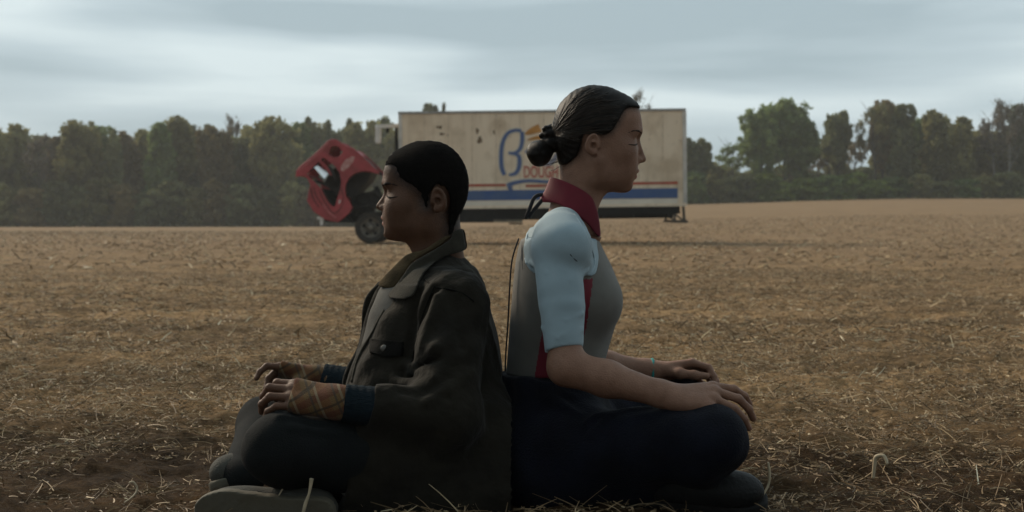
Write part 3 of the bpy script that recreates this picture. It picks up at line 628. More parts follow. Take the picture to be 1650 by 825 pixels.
slab('far_dark_backing', [(505, 292), (519, 268), (533, 262), (547, 278), (549.6, 290), (549, 300), (543.7, 318), (539.5, 333), (535, 332.5), (527.6, 325), (516, 303)], 2.08, 2.135, dark_int, cab)  # dark backing sheet added so the cab interior reads as shaded
slab('door_pillar', [(513.5, 259.8), (516.5, 257), (533.5, 276.5), (536, 283), (531.5, 282)], .03, .09, red, cab); slab('window_sill_bar', [(505.5, 292), (508, 289), (536, 300), (547, 306), (546, 310), (534, 304)], .03, .09, dark_int, cab)
slab('arch_liner', [(572, 280), (597, 277), (590, 291), (577, 304), (568, 318), (560, 318), (556.5, 303), (560, 289)], .35, 1.85, dark_int, cab)
slab('dashboard', [(513, 303), (520, 305), (534, 330), (530, 338), (520, 326)], .12, 2.12, dark_int, cab, .03)
bm = bmesh.new(); q4 = [tp(507, 270, -.10), tp(512, 266.5, .00), tp(529, 280, .00), tp(524, 288.5, -.16)]; vs_ = [bm.verts.new(v) for v in q4] + [bm.verts.new(v + Vector((0, .03, -.02))) for v in q4]
bm.faces.new(vs_[:4]); bm.faces.new(vs_[4:][::-1]); [bm.faces.new((vs_[i], vs_[(i + 1) % 4], vs_[4 + (i + 1) % 4], vs_[4 + i])) for i in range(4)]
tpart('sky_reflector', bm_mesh('sky_reflector', bm), mat('reflector_surface', (.92, .93, .92), .25, .02, 5, spec=.5, metal=.9), cab)  # added reflective panel, tilted skyward to make a bright patch in the opening
bm = bmesh.new(); bm_bar(bm, tp(498, 275, .12), tp(520, 254, .12), .06, .05); bm_bar(bm, tp(489, 281, .14), tp(500, 292, .14), .05, .05); bm_bar(bm, tp(530, 268, .13), tp(540, 290, .13), .22, .05)
bm_tube(bm, [tp(528, 310, .7), tp(533, 300, .7), tp(540, 306, .7), tp(537, 318, .7), tp(528, 312, .7)], .02, 6)
tpart('door_frame', bm_mesh('door_frame', bm), dark_int, cab)
bm = bmesh.new()
vs_ = [bm.verts.new(tp(x, y, .0185)) for x, y in ((549, 268), (556, 258), (566, 252), (571.5, 252.5), (569, 261), (561, 270), (553, 276.5), (549, 274))]; bm.faces.new(vs_)
tpart('faded_emblem', bm_mesh('faded_emblem', bm), mat('emblem_paint', (.56, .36, .33), .6, .35, 9, col2=(.42, .16, .15)), cab)
bm = bmesh.new(); bm_tube(bm, [tp(603, 272, .06), tp(610, 277, .06), tp(616, 281.5, .06)], .035, 6)
tpart('tilt_stay', bm_mesh('tilt_stay', bm), blk, cab)
def gap(name, pts, w_=1.0, m_=dark_int): stroke(name, pts, w_, m_, -.018, 5, cab)
gap('door_gap', [(514, 305), (519, 318), (527, 331), (536, 343), (545, 340), (551, 331)], 1.3); gap('door_gap', [(549, 303), (553, 315), (552, 330)], 1.0)
gap('grille_slot', [(501, 303), (503, 315), (508, 326), (514, 334)], 1.5); gap('grille_slot', [(505, 301), (508, 312), (513, 322), (520, 331)], 1.2)
gap('door_handle', [(548, 322), (546, 328)], 2.2, white_m); gap('roof_edge', [(480, 275), (496, 262), (512, 247.5), (529, 230)], 1.6, mat('pale_edge_red', (.62, .20, .20), .6, .2, 9))  # roof edge stroked in a paler red than the cab
gap('sill_highlight', [(520, 329), (529, 341), (541, 351)], 2.0, mat('pale_edge_red', (.62, .20, .20), .6, .2, 9))  # paler stroke: highlight painted along the door's lower edge
bm = bmesh.new()
for q in ((499.5, 318), (505, 337)): bm_tube(bm, [tp(q[0] - 1, q[1], .3), tp(q[0] - 2.8, q[1] + 1, .3)], [.11, .10], 14)
tpart('headlight', bm_mesh('headlight', bm), mat('lamp_glass', (.5, .42, .38), .25, .1, 5), cab)
# ------------------------------------------------------------------ distance-field modelling for the two people
Y0 = 3.10
class Vol:
    def __init__(s, lo, hi, h):
        s.lo = np.array(lo, float); s.h = h; s.n = np.ceil((np.array(hi) - s.lo) / h).astype(int) + 1
        s.D = np.full(s.n, 1.0, np.float32)
        s.ax = [(s.lo[i] + np.arange(s.n[i]) * h).astype(np.float32) for i in range(3)]
    def sl(s, lo, hi):
        a = np.clip(np.floor((np.array(lo) - s.lo) / s.h).astype(int), 0, s.n); b = np.clip(np.ceil((np.array(hi) - s.lo) / s.h).astype(int) + 1, 0, s.n)
        sl = tuple(slice(a[i], b[i]) for i in range(3)); return sl, s.ax[0][sl[0]][:, None, None], s.ax[1][sl[1]][None, :, None], s.ax[2][sl[2]][None, None, :]
    def op(s, fn, lo, hi, k=0.0, mode='u'):
        sl, X, Y, Z = s.sl(lo, hi)
        if min(sl[i].stop - sl[i].start for i in range(3)) <= 0: return
        d = fn(X, Y, Z); c = s.D[sl]
        if mode == 'u':
            if k: hh = np.maximum(k - np.abs(c - d), 0) / k; s.D[sl] = np.minimum(c, d) - hh * hh * k * .25
            else: s.D[sl] = np.minimum(c, d)
        else:
            if mode == 's': d = -d
            if k: hh = np.maximum(k - np.abs(c - d), 0) / k; s.D[sl] = np.maximum(c, d) + hh * hh * k * .25
            else: s.D[sl] = np.maximum(c, d)
    def cap(s, a, b, ra, rb=None, k=.01, mode='u', flat=1.0):
        rb = ra if rb is None else rb; a = np.array(a, float); b = np.array(b, float); d_ = b - a; L2 = max(float(d_ @ d_), 1e-9); m = max(ra, rb) + k + 3 * s.h
        def fn(X, Y, Z):
            x, y, z = X - a[0], Y - a[1], Z - a[2]; t_ = np.clip((x * d_[0] + y * d_[1] + z * d_[2]) / L2, 0, 1)
            return np.sqrt((x - t_ * d_[0]) ** 2 + (y - t_ * d_[1]) ** 2 + (z - t_ * d_[2]) ** 2) - (ra + (rb - ra) * t_)
        s.op(fn, np.minimum(a, b) - m, np.maximum(a, b) + m, k, mode)
    def chain(s, pts, rads, k=.01, mode='u'):
        for i in range(len(pts) - 1): s.cap(pts[i], pts[i + 1], rads[i], rads[i + 1], k, mode)
    def ell(s, c, r, k=.01, mode='u', B=None):
        c = np.array(c, float); r = np.array(r, float); m = r.max() + k + 3 * s.h
        def fn(X, Y, Z):
            x, y, z = X - c[0], Y - c[1], Z - c[2]
            if B is not None: x, y, z = (x * B[i][0] + y * B[i][1] + z * B[i][2] for i in range(3))
            q0 = np.sqrt((x / r[0]) ** 2 + (y / r[1]) ** 2 + (z / r[2]) ** 2); q1 = np.sqrt((x / r[0] ** 2) ** 2 + (y / r[1] ** 2) ** 2 + (z / r[2] ** 2) ** 2)
            return q0 * (q0 - 1) / np.maximum(q1, 1e-6)
        s.op(fn, c - m, c + m, k, mode)
    def mesh(s, name):
        ins = s.D < 0; D = s.D; nx, ny, nz = s.n; cells = []; pts = []; quads = []
        for ax in range(3):
            a = [slice(None)] * 3; b = [slice(None)] * 3; a[ax] = slice(0, -1); b[ax] = slice(1, None)
            idx = np.argwhere(ins[tuple(a)] != ins[tuple(b)])
            o1, o2 = [(1, 2), (2, 0), (0, 1)][ax]
            ok = (idx[:, o1] > 0) & (idx[:, o2] > 0) & (idx[:, o1] < s.n[o1] - 1) & (idx[:, o2] < s.n[o2] - 1); idx = idx[ok]
            j = idx.copy(); j[:, ax] += 1
            d0 = D[tuple(idx.T)]; d1 = D[tuple(j.T)]; t_ = d0 / (d0 - d1)
            p = idx.astype(float); p[:, ax] += t_
            e1 = np.zeros(3, int); e1[o1] = 1; e2 = np.zeros(3, int); e2[o2] = 1
            q = np.stack([idx - e1 - e2, idx - e2, idx, idx - e1], 1)     # 4 cells around the edge
            q[d0 > 0] = q[d0 > 0][:, ::-1]
            ids = (q[..., 0] * ny + q[..., 1]) * nz + q[..., 2]
            quads.append(ids); cells.append(ids.ravel()); pts.append(np.repeat(p, 4, axis=0))
        ids = np.concatenate(quads); allc = np.concatenate([i.ravel() for i in quads]); P_ = np.concatenate(pts)
        u, inv = np.unique(allc, return_inverse=True); inv = inv.ravel(); cnt = np.bincount(inv)
        V = np.stack([np.bincount(inv, P_[:, i]) / cnt for i in range(3)], 1) * s.h + s.lo
        return npmesh(name, V, inv.reshape(-1, 4), True)
def rownorm(v): v = np.array(v, float); return v / np.linalg.norm(v)
def seg_poly(X, Z, poly):
    """signed distance in the x,z plane to a closed polygon; X (n,1), Z (1,m)"""
    d = np.full(np.broadcast(X, Z).shape, 1e9); ins = np.zeros(d.shape, bool); k = len(poly)
    for i in range(k):
        a, b = poly[i], poly[(i + 1) % k]; e_ = b - a; wx, wz = X - a[0], Z - a[1]; t_ = np.clip((wx * e_[0] + wz * e_[1]) / max(e_ @ e_, 1e-12), 0, 1)
        d = np.minimum(d, (wx - t_ * e_[0]) ** 2 + (wz - t_ * e_[1]) ** 2)
        c = ((a[1] > Z) != (b[1] > Z)) & (X < (b[0] - a[0]) * (Z - a[1]) / (b[1] - a[1] + 1e-12) + a[0]); ins ^= c
    return (np.sqrt(d) * np.where(ins, -1, 1)).astype(np.float32)
def world_poly(pxpts, n_=0, Y=Y0):
    q = np.array(pxpts, float)
    if n_: q = catmull(q, n_, closed=True)
    return np.array([(P(x, y, Y)[0], P(x, y, Y)[2]) for x, y in q])
def poly_fn(pxpts, n_=0, off=0.0, Y=Y0):
    W = world_poly(pxpts, n_, Y)
    def fn(X, Yy, Z): return seg_poly(X[:, 0], Z[0, 0][None, :] if Z.ndim == 3 else Z, W)[:, None, :] + off
    return fn
def persp_poly(pxpts, n_=0):
    """region seen through the outline, at every depth (used only to split cloth panels)"""
    W = world_poly(pxpts, n_, Y0)
    return W
def in_poly(x, z, poly):
    ins = np.zeros(len(x), bool)
    for i in range(len(poly)):
        a, b = poly[i], poly[(i + 1) % len(poly)]
        ins ^= ((a[1] > z) != (b[1] > z)) & (x < (b[0] - a[0]) * (z - a[1]) / (b[1] - a[1] + 1e-12) + a[0])
    return ins
def folds(X, Y, Z, amp, f, seed=0, stretch=(1, 1, 1)):
    r = np.random.default_rng(seed); o = 0; x, y, z = X * stretch[0], Y * stretch[1], Z * stretch[2]
    wx = x + .012 * np.sin(z * 31 + seed) + .01 * np.sin(y * 27); wz = z + .014 * np.sin(x * 29 + seed) + .01 * np.sin(y * 33)
    for i in range(5):
        d = r.normal(size=3); d /= np.linalg.norm(d); ff = f * (.6 + .9 * r.random())
        o = o + np.sin((wx * d[0] + y * d[1] + wz * d[2]) * ff + r.random() * 6) / 5
    return (amp * o).astype(np.float32)
def add_folds(v, lo, hi, amp, f, seed=0, st=(1, 1, 1)):
    sl, X, Y, Z = v.sl(lo, hi); m = np.abs(v.D[sl]) < .05
    v.D[sl] += np.where(m, folds(X, Y, Z, amp, f, seed, st), 0)
def surf(v, px, py, y_from=2.4, y_to=3.6, back=0.0):
    """first point of a volume met along the sight line of a photo pixel"""
    for Y in np.arange(y_from, y_to, .003):
        p = P(px, py, Y); i = np.round((p - v.lo) / v.h).astype(int)
        if (i < 0).any() or (i >= v.n).any(): continue
        if v.D[tuple(i)] < 0: p[1] -= back; return p
    return None
def drape_line(name, vol, pxpts, r, m, parent, back=.001, n_=6, flat=1.0):
    q = catmull(np.array(pxpts, float), n_); pts = [surf(vol, x, y, back=back) for x, y in q]; pts = [p for p in pts if p is not None]
    if len(pts) < 3: return
    pts = np.array(pts); 
    for _ in range(3): pts[1:-1] = (pts[:-2] + 2 * pts[1:-1] + pts[2:]) / 4
    V, F = tube(pts, r, 6)
    o = link(name, npmesh(name, V, F), m, parent); return o
def patch(name, vol, a, b, c, d, m, parent, n_=14, out=.0045):
    """four-cornered cloth patch lying on a volume, with a dipped lower edge and real thickness"""
    a, b, c, d = (np.array(q, float) for q in (a, b, c, d)); V = np.zeros((n_, n_, 3))
    for i in range(n_):
        for j in range(n_):
            u, w_ = i / (n_ - 1), j / (n_ - 1); q = (a * (1 - u) + b * u) * (1 - w_) + (d * (1 - u) + c * u) * w_; q[1] += 5 * w_ * math.sin(u * math.pi)
            V[i, j] = surf(vol, q[0], q[1])
    for _ in range(6):
        W_ = V.copy(); W_[1:-1, :, 1] = (V[:-2, :, 1] + V[2:, :, 1] + 2 * V[1:-1, :, 1]) / 4; V = W_.copy(); W_[:, 1:-1, 1] = (V[:, :-2, 1] + V[:, 2:, 1] + 2 * V[:, 1:-1, 1]) / 4; V = W_
    V[..., 1] -= out; ii_ = (np.arange(n_ - 1)[:, None] * n_ + np.arange(n_ - 1)[None]).ravel()
    o = link(name, npmesh(name, V.reshape(-1, 3), np.stack([ii_, ii_ + n_, ii_ + n_ + 1, ii_ + 1], 1)), m, parent)
    s_ = o.modifiers.new('thickness', 'SOLIDIFY'); s_.thickness = .005; s_.offset = 0; return o

# ---- hands
def hand(v, W, K, side, nrm, curls, sc=1.0, thumb=None, spread=.16, flen=1.0):
    """W wrist, K middle of the knuckles, side = from thumb to little finger, nrm = out of the palm. Returns knuckles."""
    W = np.array(W); K = np.array(K); f = rownorm(K - W); side = np.array(side, float); side = rownorm(side - f * (side @ f)); nrm = np.array(nrm, float); nrm = rownorm(nrm - f * (nrm @ f) - side * (nrm @ side))
    offs = [-.030, -.0105, .010, .029]; lens = [.040, .045, .042, .033]; kn = []
    for i in range(4):
        kp = K + side * offs[i] * sc + f * (0, .004, .0, -.008)[i] * sc - nrm * (.0, .003, .002, -.002)[i]; kn.append(kp)
        v.cap(W + side * offs[i] * .55 * sc, kp, .0145 * sc, .0098 * sc, .016)
    v.cap(W + side * .012 + f * .02 + nrm * .006, K + side * .02 + nrm * .004 - f * .02, .013 * sc, .011 * sc, .014)   # heel of the hand
    tips = []
    for i in range(4):
        fd = rownorm(f + side * spread * (i - 1.4)); a = 0; p = kn[i]; r = (.0092, .0094, .009, .0078)[i] * sc
        for j in range(3):
            a += math.radians(curls[i][j]); d = fd * math.cos(a) + nrm * math.sin(a); q = p + d * lens[i] * flen * sc * (1, .66, .52)[j]
            v.cap(p, q, r, r * .9, .004 if j else .007); p = q; r *= .9
        tips.append(p)
    if thumb is not None:
        b0 = W + f * .018 - side * .020 * sc + nrm * .008; p = b0; r = .0135 * sc
        for (tf, ts, tn, l_) in thumb:
            d = rownorm(f * tf + side * ts + nrm * tn); q = p + d * l_ * sc; v.cap(p, q, r, r * .86, .010); p = q; r *= .84
    return kn, tips

# ---- heads
def head(v, prof_px, cran, parts, ear, lo_py, flip):
    """flip=+1 faces +X, -1 faces -X. coordinates in photo pixels at the middle plane, sideways offsets in metres"""
    Q = lambda px, py, dy=0: P(px, py, Y0) + np.array((0, dy, 0))
    (cx, cy, rx, rz, ry) = cran; v.ell(Q(cx, cy), (rx, ry, rz), .02)
    for t_ in parts:
        kind = t_[0]
        for s_ in ((1, -1) if t_[1] else (1,)):
            if kind == 'e': _, _, (x, y, dy), r, k, md = t_; v.ell(Q(x, y, dy * s_), r, k, md)
            else: _, _, (x, y, dy), (x2, y2, dy2), ra, rb, k, md = t_; v.cap(Q(x, y, dy * s_), Q(x2, y2, dy2 * s_), ra, rb, k, md)
    # exact profile of face and throat
    W = world_poly(prof_px, 0); lo = (W[:, 0].min() - .02, Y0 - .12, W[:, 1].min()); hi = (W[:, 0].max() + .06, Y0 + .12, W[:, 1].max() - .002)
    lo = list(lo); lo[0] -= .04; lo[2] = P(0, lo_py, Y0)[2]
    v.op(poly_fn(prof_px), lo, hi, .005, 'i')
    # ears
    (ex, ey, ew, eh, dy) = ear
    for s_ in (1, -1):
        c = Q(ex, ey, s_ * dy); tilt = -flip * .22; bx = (math.cos(tilt), s_ * .30 * -flip, math.sin(tilt)); bx = rownorm(bx); bz = rownorm(np.array((-math.sin(tilt), s_ * .12, math.cos(tilt)))); by = np.cross(bz, bx); bz = np.cross(bx, by)
        B = (bx, by, bz); c = c + by * 0
        v.ell(c, (ew, .0075, eh), .006, 'u', B)
        out = np.array((0, s_, 0.)); m_ = c + out * .008 + np.array((flip * .002, 0, .004)); v.ell(m_, (ew * .66, .007, eh * .68), .003, 's', B)
        v.ell(c + out * .001 + np.array((-flip * -.002, 0, -.001)), (ew * .42, .006, eh * .40), .004, 'u', B)          # antihelix
        v.ell(c + out * .004 + np.array((flip * .003, 0, -.004)), (ew * .36, .008, eh * .30), .003, 's', B)             # concha
        v.ell(c + np.array((flip * .004, 0, -eh * .80)), (ew * .5, .006, eh * .28), .006)                               # lobe
        v.cap(c + np.array((flip * ew * .9, -s_ * .002, -.006)), c + np.array((flip * ew * .85, -s_ * .002, .002)), .004, .004, .005)
def body_color(m): return m
def skin_mat(name, c, c2, lip):
    m = mat(name, c, .56, .1, 34, .22, 300, col2=c2, spec=.28, sss=.08, detail=8)
    t = m.node_tree; b = t.nodes['Principled BSDF']; a = t.nodes.new('ShaderNodeAttribute'); a.attribute_name = 'flush'
    k = t.nodes.new('ShaderNodeMixRGB'); k.inputs[2].default_value = (*lip, 1); t.links.new(a.outputs['Fac'], k.inputs[0]); t.links.new(t.nodes[m['ramp']].outputs[0], k.inputs[1]); t.links.new(k.outputs[0], b.inputs['Base Color'])
    return m
def flush_attr(me, spots):
    """lip colour as a per-vertex mask around given points (px,py,radius m, |dy| limit)"""
    n_ = len(me.vertices); co = np.zeros(n_ * 3, np.float32); me.vertices.foreach_get('co', co); co = co.reshape(-1, 3); f = np.zeros(n_, np.float32)
    for (px, py, rx, rz, yl, amt) in spots:
        c = P(px, py, Y0); q = np.sqrt(((co[:, 0] - c[0]) / rx) ** 2 + ((co[:, 2] - c[2]) / rz) ** 2 + ((co[:, 1] - Y0) / yl) ** 2)
        f = np.maximum(f, amt * np.clip((1.15 - q) / .3, 0, 1))
    a = me.attributes.new('flush', 'FLOAT', 'POINT'); a.data.foreach_set('value', f)
def torso(v, side_px, widths, kk, off=0.0, lo_py=310, hi_py=830, n_=4, y0=Y0):
    W = world_poly(side_px, n_); zz = np.array([P(0, py, Y0)[2] for py, _ in widths]); ww = np.array([w_ for _, w_ in widths]); o = np.argsort(zz); zz, ww = zz[o], ww[o]
    def fn(X, Y, Z):
        a = seg_poly(X[:, 0], Z[0, 0][None, :], W)[:, None, :] + off; wd = np.interp(Z, zz, ww); sl_ = np.gradient(np.interp(Z[0, 0], zz, ww), Z[0, 0]) if Z.size > 1 else 0
        b = (np.abs(Y - y0) - wd + off) / np.sqrt(1 + np.minimum(np.abs(sl_), 1.5) ** 2)[None, None, :]
        k = kk; h_ = np.maximum(k - np.abs(a - b), 0) / k
        return (np.maximum(a, b) + h_ * h_ * k * .25).astype(np.float32)
    lo = (W[:, 0].min() - .06, y0 - max(ww) - .06, W[:, 1].min() - .04); hi = (W[:, 0].max() + .06, y0 + max(ww) + .06, W[:, 1].max() + .04)
    v.op(fn, lo, hi, 0)
def trim(v, p0, nrm, lo, hi, k=0.003):
    """remove what lies on the nrm side of a plane inside a box"""
    nrm = rownorm(nrm); v.op(lambda X, Y, Z: ((X - p0[0]) * nrm[0] + (Y - p0[1]) * nrm[1] + (Z - p0[2]) * nrm[2]), lo, hi, k, 'i')

def hair_shadow(me, skin, outline, reach, pw, ear, low, colr):
    """short hair growing thinner outside the hairline, kept as a vertex mask on the scalp"""
    n_ = len(me.vertices); co = np.zeros(n_ * 3, np.float32); me.vertices.foreach_get('co', co); co = co.reshape(-1, 3); sv_ = np.zeros(n_, np.float32)
    W_ = world_poly(outline, 2); lo_x, hi_x = W_[:, 0].min() - .03, W_[:, 0].max() + .03
    hd = np.where((co[:, 2] > P(0, low, 3.1)[2]) & (np.abs(co[:, 1] - Y0) < .079) & (co[:, 0] > lo_x) & (co[:, 0] < hi_x))[0]
    gx = np.linspace(lo_x, hi_x, 160); gz = np.linspace(co[hd, 2].min(), co[hd, 2].max(), 200); G = seg_poly(gx[:, None], gz[None, :], W_)
    dd = G[np.clip(((co[hd, 0] - lo_x) / (hi_x - lo_x) * 159).round().astype(int), 0, 159), np.clip(((co[hd, 2] - gz[0]) / (gz[-1] - gz[0]) * 199).round().astype(int), 0, 199)]
    ec = P(ear[0], ear[1], 3.1); ear_d = np.hypot((co[hd, 0] - ec[0]) / .021, (co[hd, 2] - ec[2]) / .031)
    sv_[hd] = np.clip(1 - dd / reach, 0, 1) ** pw * (ear_d > 1) * (.45 + .55 * rng.random(len(hd)))
    me.attributes.new('stubble', 'FLOAT', 'POINT').data.foreach_set('value', sv_)
    t = skin.node_tree; b = t.nodes['Principled BSDF']; a = t.nodes.new('ShaderNodeAttribute'); a.attribute_name = 'stubble'; k = t.nodes.new('ShaderNodeMixRGB'); k.inputs[2].default_value = (*colr, 1)
    src = b.inputs['Base Color'].links[0].from_socket; t.links.new(a.outputs['Fac'], k.inputs[0]); t.links.new(src, k.inputs[1]); t.links.new(k.outputs[0], b.inputs['Base Color'])

# ================================================================== shoes
def shoe(name, px, py, Y, ax, up, m_up, m_sole, parent, ln=.28, wd=.095):
    """ax: heel to toe, up: out of the sole's top"""
    v = Vol((-.17, -.075, -.03), (.17, .075, .12), .004)
    v.ell((.055, 0, .022), (.082, .042, .042), .02); v.ell((-.06, 0, .035), (.07, .036, .050), .03); v.cap((-.07, 0, .05), (-.075, 0, .085), .036, .036, .02); v.cap((.09, 0, .02), (-.08, 0, .03), .030, .034, .03)
    v.ell((-.075, 0, .105), (.026, .026, .03), .006, 's')
    trim(v, (0, 0, .004), (0, 0, -1), (-.2, -.1, -.04), (.2, .1, .13)); up_me = v.mesh(name)
    s2 = Vol((-.17, -.075, -.03), (.17, .075, .03), .004)
    poly = catmull(np.array([(-.138, 0), (-.12, .033), (-.05, .034), (.03, .042), (.09, .046), (.135, .028), (.146, 0), (.135, -.026), (.09, -.042), (.03, -.036), (-.05, -.032), (-.12, -.033)]), 4, closed=True)
    s2.op(lambda X, Yy, Z: np.maximum(seg_poly(X[:, 0, :].reshape(-1, 1), Yy[0, :, 0][None, :], poly)[:, :, None], np.abs(Z + .006) - .012), (-1, -1, -1), (1, 1, 1)); so_me = s2.mesh('sole')
    ax = rownorm(ax); up = np.array(up, float); up = rownorm(up - ax * (up @ ax)); sd_ = np.cross(up, ax); c = P(px, py, Y); k = ln / .28
    M = Matrix(((ax[0] * k, sd_[0] * k, up[0] * k, c[0]), (ax[1] * k, sd_[1] * k, up[1] * k, c[1]), (ax[2] * k, sd_[2] * k, up[2] * k, c[2]), (0, 0, 0, 1)))
    up_me.transform(M); so_me.transform(M); o = link(name, up_me, m_up, parent); link('sole', so_me, m_sole, o)
    # laces
    bm = bmesh.new()
    for i in range(4): x = .015 + i * -.022; z = .060 + i * .006; bm_tube(bm, [(x, -.022, z - .008), (x - .004, 0, z + .004), (x, .022, z - .008)], .0028, 6)
    me = bm_mesh('laces', bm, True); me.transform(M); link('laces', me, m_sole, o)
    return o
# ================================================================== the person on the right, facing right
skin_r = skin_mat('light_skin', (.27, .145, .095), (.21, .108, .069), (.30, .10, .085))
hair_r = mat('dark_brown_hair', (.010, .0065, .0045), .5, .3, 30, .12, 200, spec=.14, stretch=(1, 1, 5))
face_r = [(1027.5, 166), (1029, 176), (1031.5, 187), (1033.6, 199), (1035, 209), (1034.8, 215), (1032.2, 220), (1031.0, 225), (1032.0, 230), (1034.2, 237), (1037.4, 246), (1040.4, 252.5), (1041.6, 257), (1040.6, 261), (1037, 263), (1031, 264.5), (1027.9, 267), (1027.7, 270.5),
          (1030.2, 274.6), (1029.4, 278), (1026, 280.6), (1027, 284), (1025.4, 288), (1020.4, 292), (1019, 297), (1018.4, 302), (1015.5, 307), (1009, 310.4), (999, 310.6), (988, 309), (978, 310.5), (971, 317.5), (966, 327), (962.5, 335), (960, 350), (960, 380), (880, 380), (884, 320), (903, 292), (901, 266), (860, 240), (860, 120), (1015, 120)]
def e_(x, y, dy, r, k=.01, md='u', sym=True): return ('e', sym, (x, y, dy), r, k, md)
def c_(x, y, dy, x2, y2, dy2, ra, rb, k=.01, md='u', sym=True): return ('c', sym, (x, y, dy), (x2, y2, dy2), ra, rb, k, md)
parts_r = [e_(985, 247, 0, (.056, .060, .074), .03, sym=False), c_(962, 283, .044, 1005, 300, .010, .016, .017, .03), c_(960, 262, .056, 962, 284, .046, .015, .015, .03), e_(1004, 243, .042, (.020, .020, .020), .025),
           e_(1012, 195, 0, (.030, .052, .042), .03, sym=False), c_(1029, 213, .004, 1020, 214, .040, .009, .008, .016),
           e_(1032, 227, .031, (.014, .016, .012), .014, 's'), e_(1013.5, 230.5, .0295, (.0135, .0135, .0115), .009), c_(1023.5, 233.2, .030, 1018.5, 234.6, .043, .0011, .0011, .003, 's'),
           c_(1029, 222, 0, 1034.5, 254, 0, .0065, .0095, .010, sym=False), e_(1033.5, 255.5, 0, (.0125, .0105, .0095), .006, sym=False), e_(1028.5, 258.5, .0115, (.0090, .0062, .0070), .005), e_(1031.5, 263.4, .0062, (.0050, .0028, .0026), .002, 's'),
           e_(1016, 273, 0, (.020, .026, .018), .012, sym=False), c_(1026.5, 276, 0, 1017, 279.2, .021, .0062, .0032, .005), c_(1023, 285, 0, 1015, 282, .019, .0068, .0034, .005), c_(1031, 280.6, 0, 1014.5, 281.2, .024, .0013, .0011, .002, 's'),
           e_(1008, 299, 0, (.017, .021, .016), .014, sym=False), e_(985, 282, .030, (.03, .02, .026), .02), e_(1001, 268, .036, (.024, .017, .028), .03),
           c_(940, 262, 0, 930, 350, 0, .050, .054, .03, sym=False), c_(975, 300, 0, 950, 345, 0, .022, .030, .03, sym=False), c_(930, 345, 0, 922, 372, 0, .056, .062, .03, sym=False)]
print('head R')
vb = Vol(P(790, 120, 3.1) * (1, 0, 0) + (0, 2.70, -.02), P(1260, 120, 3.1) * (1, 0, 1) + (0, 3.56, .0), .0025)
head(vb, face_r, (962, 208, .089, .089, .073), parts_r, (951, 235, .0155, .0235, .077), 379, 1)
headR = vb.D.copy(); 
# arms: shoulder, elbow, wrist
SHn, ELn, WRn = P(902, 390, 2.95), P(912, 592, 2.88), P(1088, 641, 2.84)
SHf, ELf, WRf = P(905, 390, 3.26), P(925, 585, 3.34), P(1058, 599, 3.36)
for S_, E_, W_ in ((SHn, ELn, WRn), (SHf, ELf, WRf)):
    vb.cap(S_, E_, .040, .0340, .01); M_ = E_ + (W_ - E_) * .38
    vb.cap(E_, M_, .036, .0365, .02); vb.cap(M_, W_ - (W_ - E_) * .12, .0355, .0245, .015); vb.cap(W_ - (W_ - E_) * .12, W_, .0245, .0235, .02)
hand(vb, WRn, P(1149, 638, 2.83), (0.05, -.86, -.50), (.05, .35, -1), [(20, 26, 22), (27, 28, 18), (33, 22, 16), (36, 16, 12)], 1.02, thumb=[(.5, -.6, .5, .04), (.8, -.3, .3, .032), (.9, -.1, .3, .026)], spread=.13, flen=1.12)
hand(vb, WRf, P(1112, 591, 3.37), (0.0, .86, -.38), (.05, -.35, -1), [(28, 44, 26), (30, 44, 26), (30, 40, 26), (30, 36, 26)], .98, thumb=[(.75, -.45, .42, .036), (.93, -.15, .30, .034), (.96, .05, .22, .028)], spread=.09)
# trunk and legs under the clothes
side_r = [(892, 310), (878, 325), (858, 345), (843, 372), (834, 400), (828, 440), (824, 480), (819, 530), (815, 575), (812, 615), (807, 660), (803, 710), (804, 760), (812, 800), (900, 812), (990, 800), (995, 740), (985, 680), (972, 630), (976, 590), (983, 562), (992, 530), (1000, 502), (1000.5, 472), (991, 440), (978, 412), (967, 388), (958, 362), (950, 335), (920, 318)]
wid_r = [(300, .04), (320, .052), (335, .075), (350, .105), (365, .135), (385, .160), (420, .170), (470, .165), (520, .155), (560, .145), (600, .142), (650, .155), (700, .175), (800, .185)]
torso(vb, side_r, wid_r, .20, off=.014)
KN, HN, KF, HF = P(1147, 711, 2.80), P(880, 735, 2.99), P(1108, 655, 3.42), P(880, 700, 3.22)
AN, AF = P(1010, 795, 3.12), P(1130, 790, 2.93)
for H_, K_, A_ in ((HN, KN, AN), (HF, KF, AF)): vb.cap(H_, K_, .075, .052, .02); vb.cap(K_, A_, .048, .035, .02)
bodyR = vb.mesh('person')
flush_attr(bodyR, [(1027, 276.5, .010, .0042, .022, .8), (1024, 285, .010, .0050, .020, .85)])
R = link('person', bodyR, skin_r)
tag(R, 'cross-legged person facing right, dark hair in a bun, pale blue sleeves, eyes closed', 'person', None)

# hair: a skin over the skull cut at the hairline, with braid and bun
hair_out = [(1028.5, 176), (1029, 170), (1024, 163), (1012, 153.5), (994.6, 144), (971, 137.5), (948, 135.6), (930.6, 137.6), (916, 144.5), (904.4, 155), (897, 169), (892, 184), (888.5, 199), (889, 215), (891, 235), (894, 252), (903, 266), (916, 263), (928, 251), (934, 235), (937.5, 219), (944, 215.5), (953, 214.5), (961, 217), (966, 219.5), (975, 218), (984, 212), (990, 202), (997, 190), (1004, 179.5), (1014, 175.5)]
vh = Vol((vb.lo[0], Y0 - .10, P(0, 275, 3.1)[2]), (P(1040, 0, 3.1)[0], Y0 + .10, vb.lo[2] + (vb.n[2] - 1) * vb.h), .0025)
i0 = np.round((vh.lo - vb.lo) / vb.h).astype(int); vh.lo = vb.lo + i0 * vb.h; vh.ax = [(vh.lo[i] + np.arange(vh.n[i]) * vh.h).astype(np.float32) for i in range(3)]
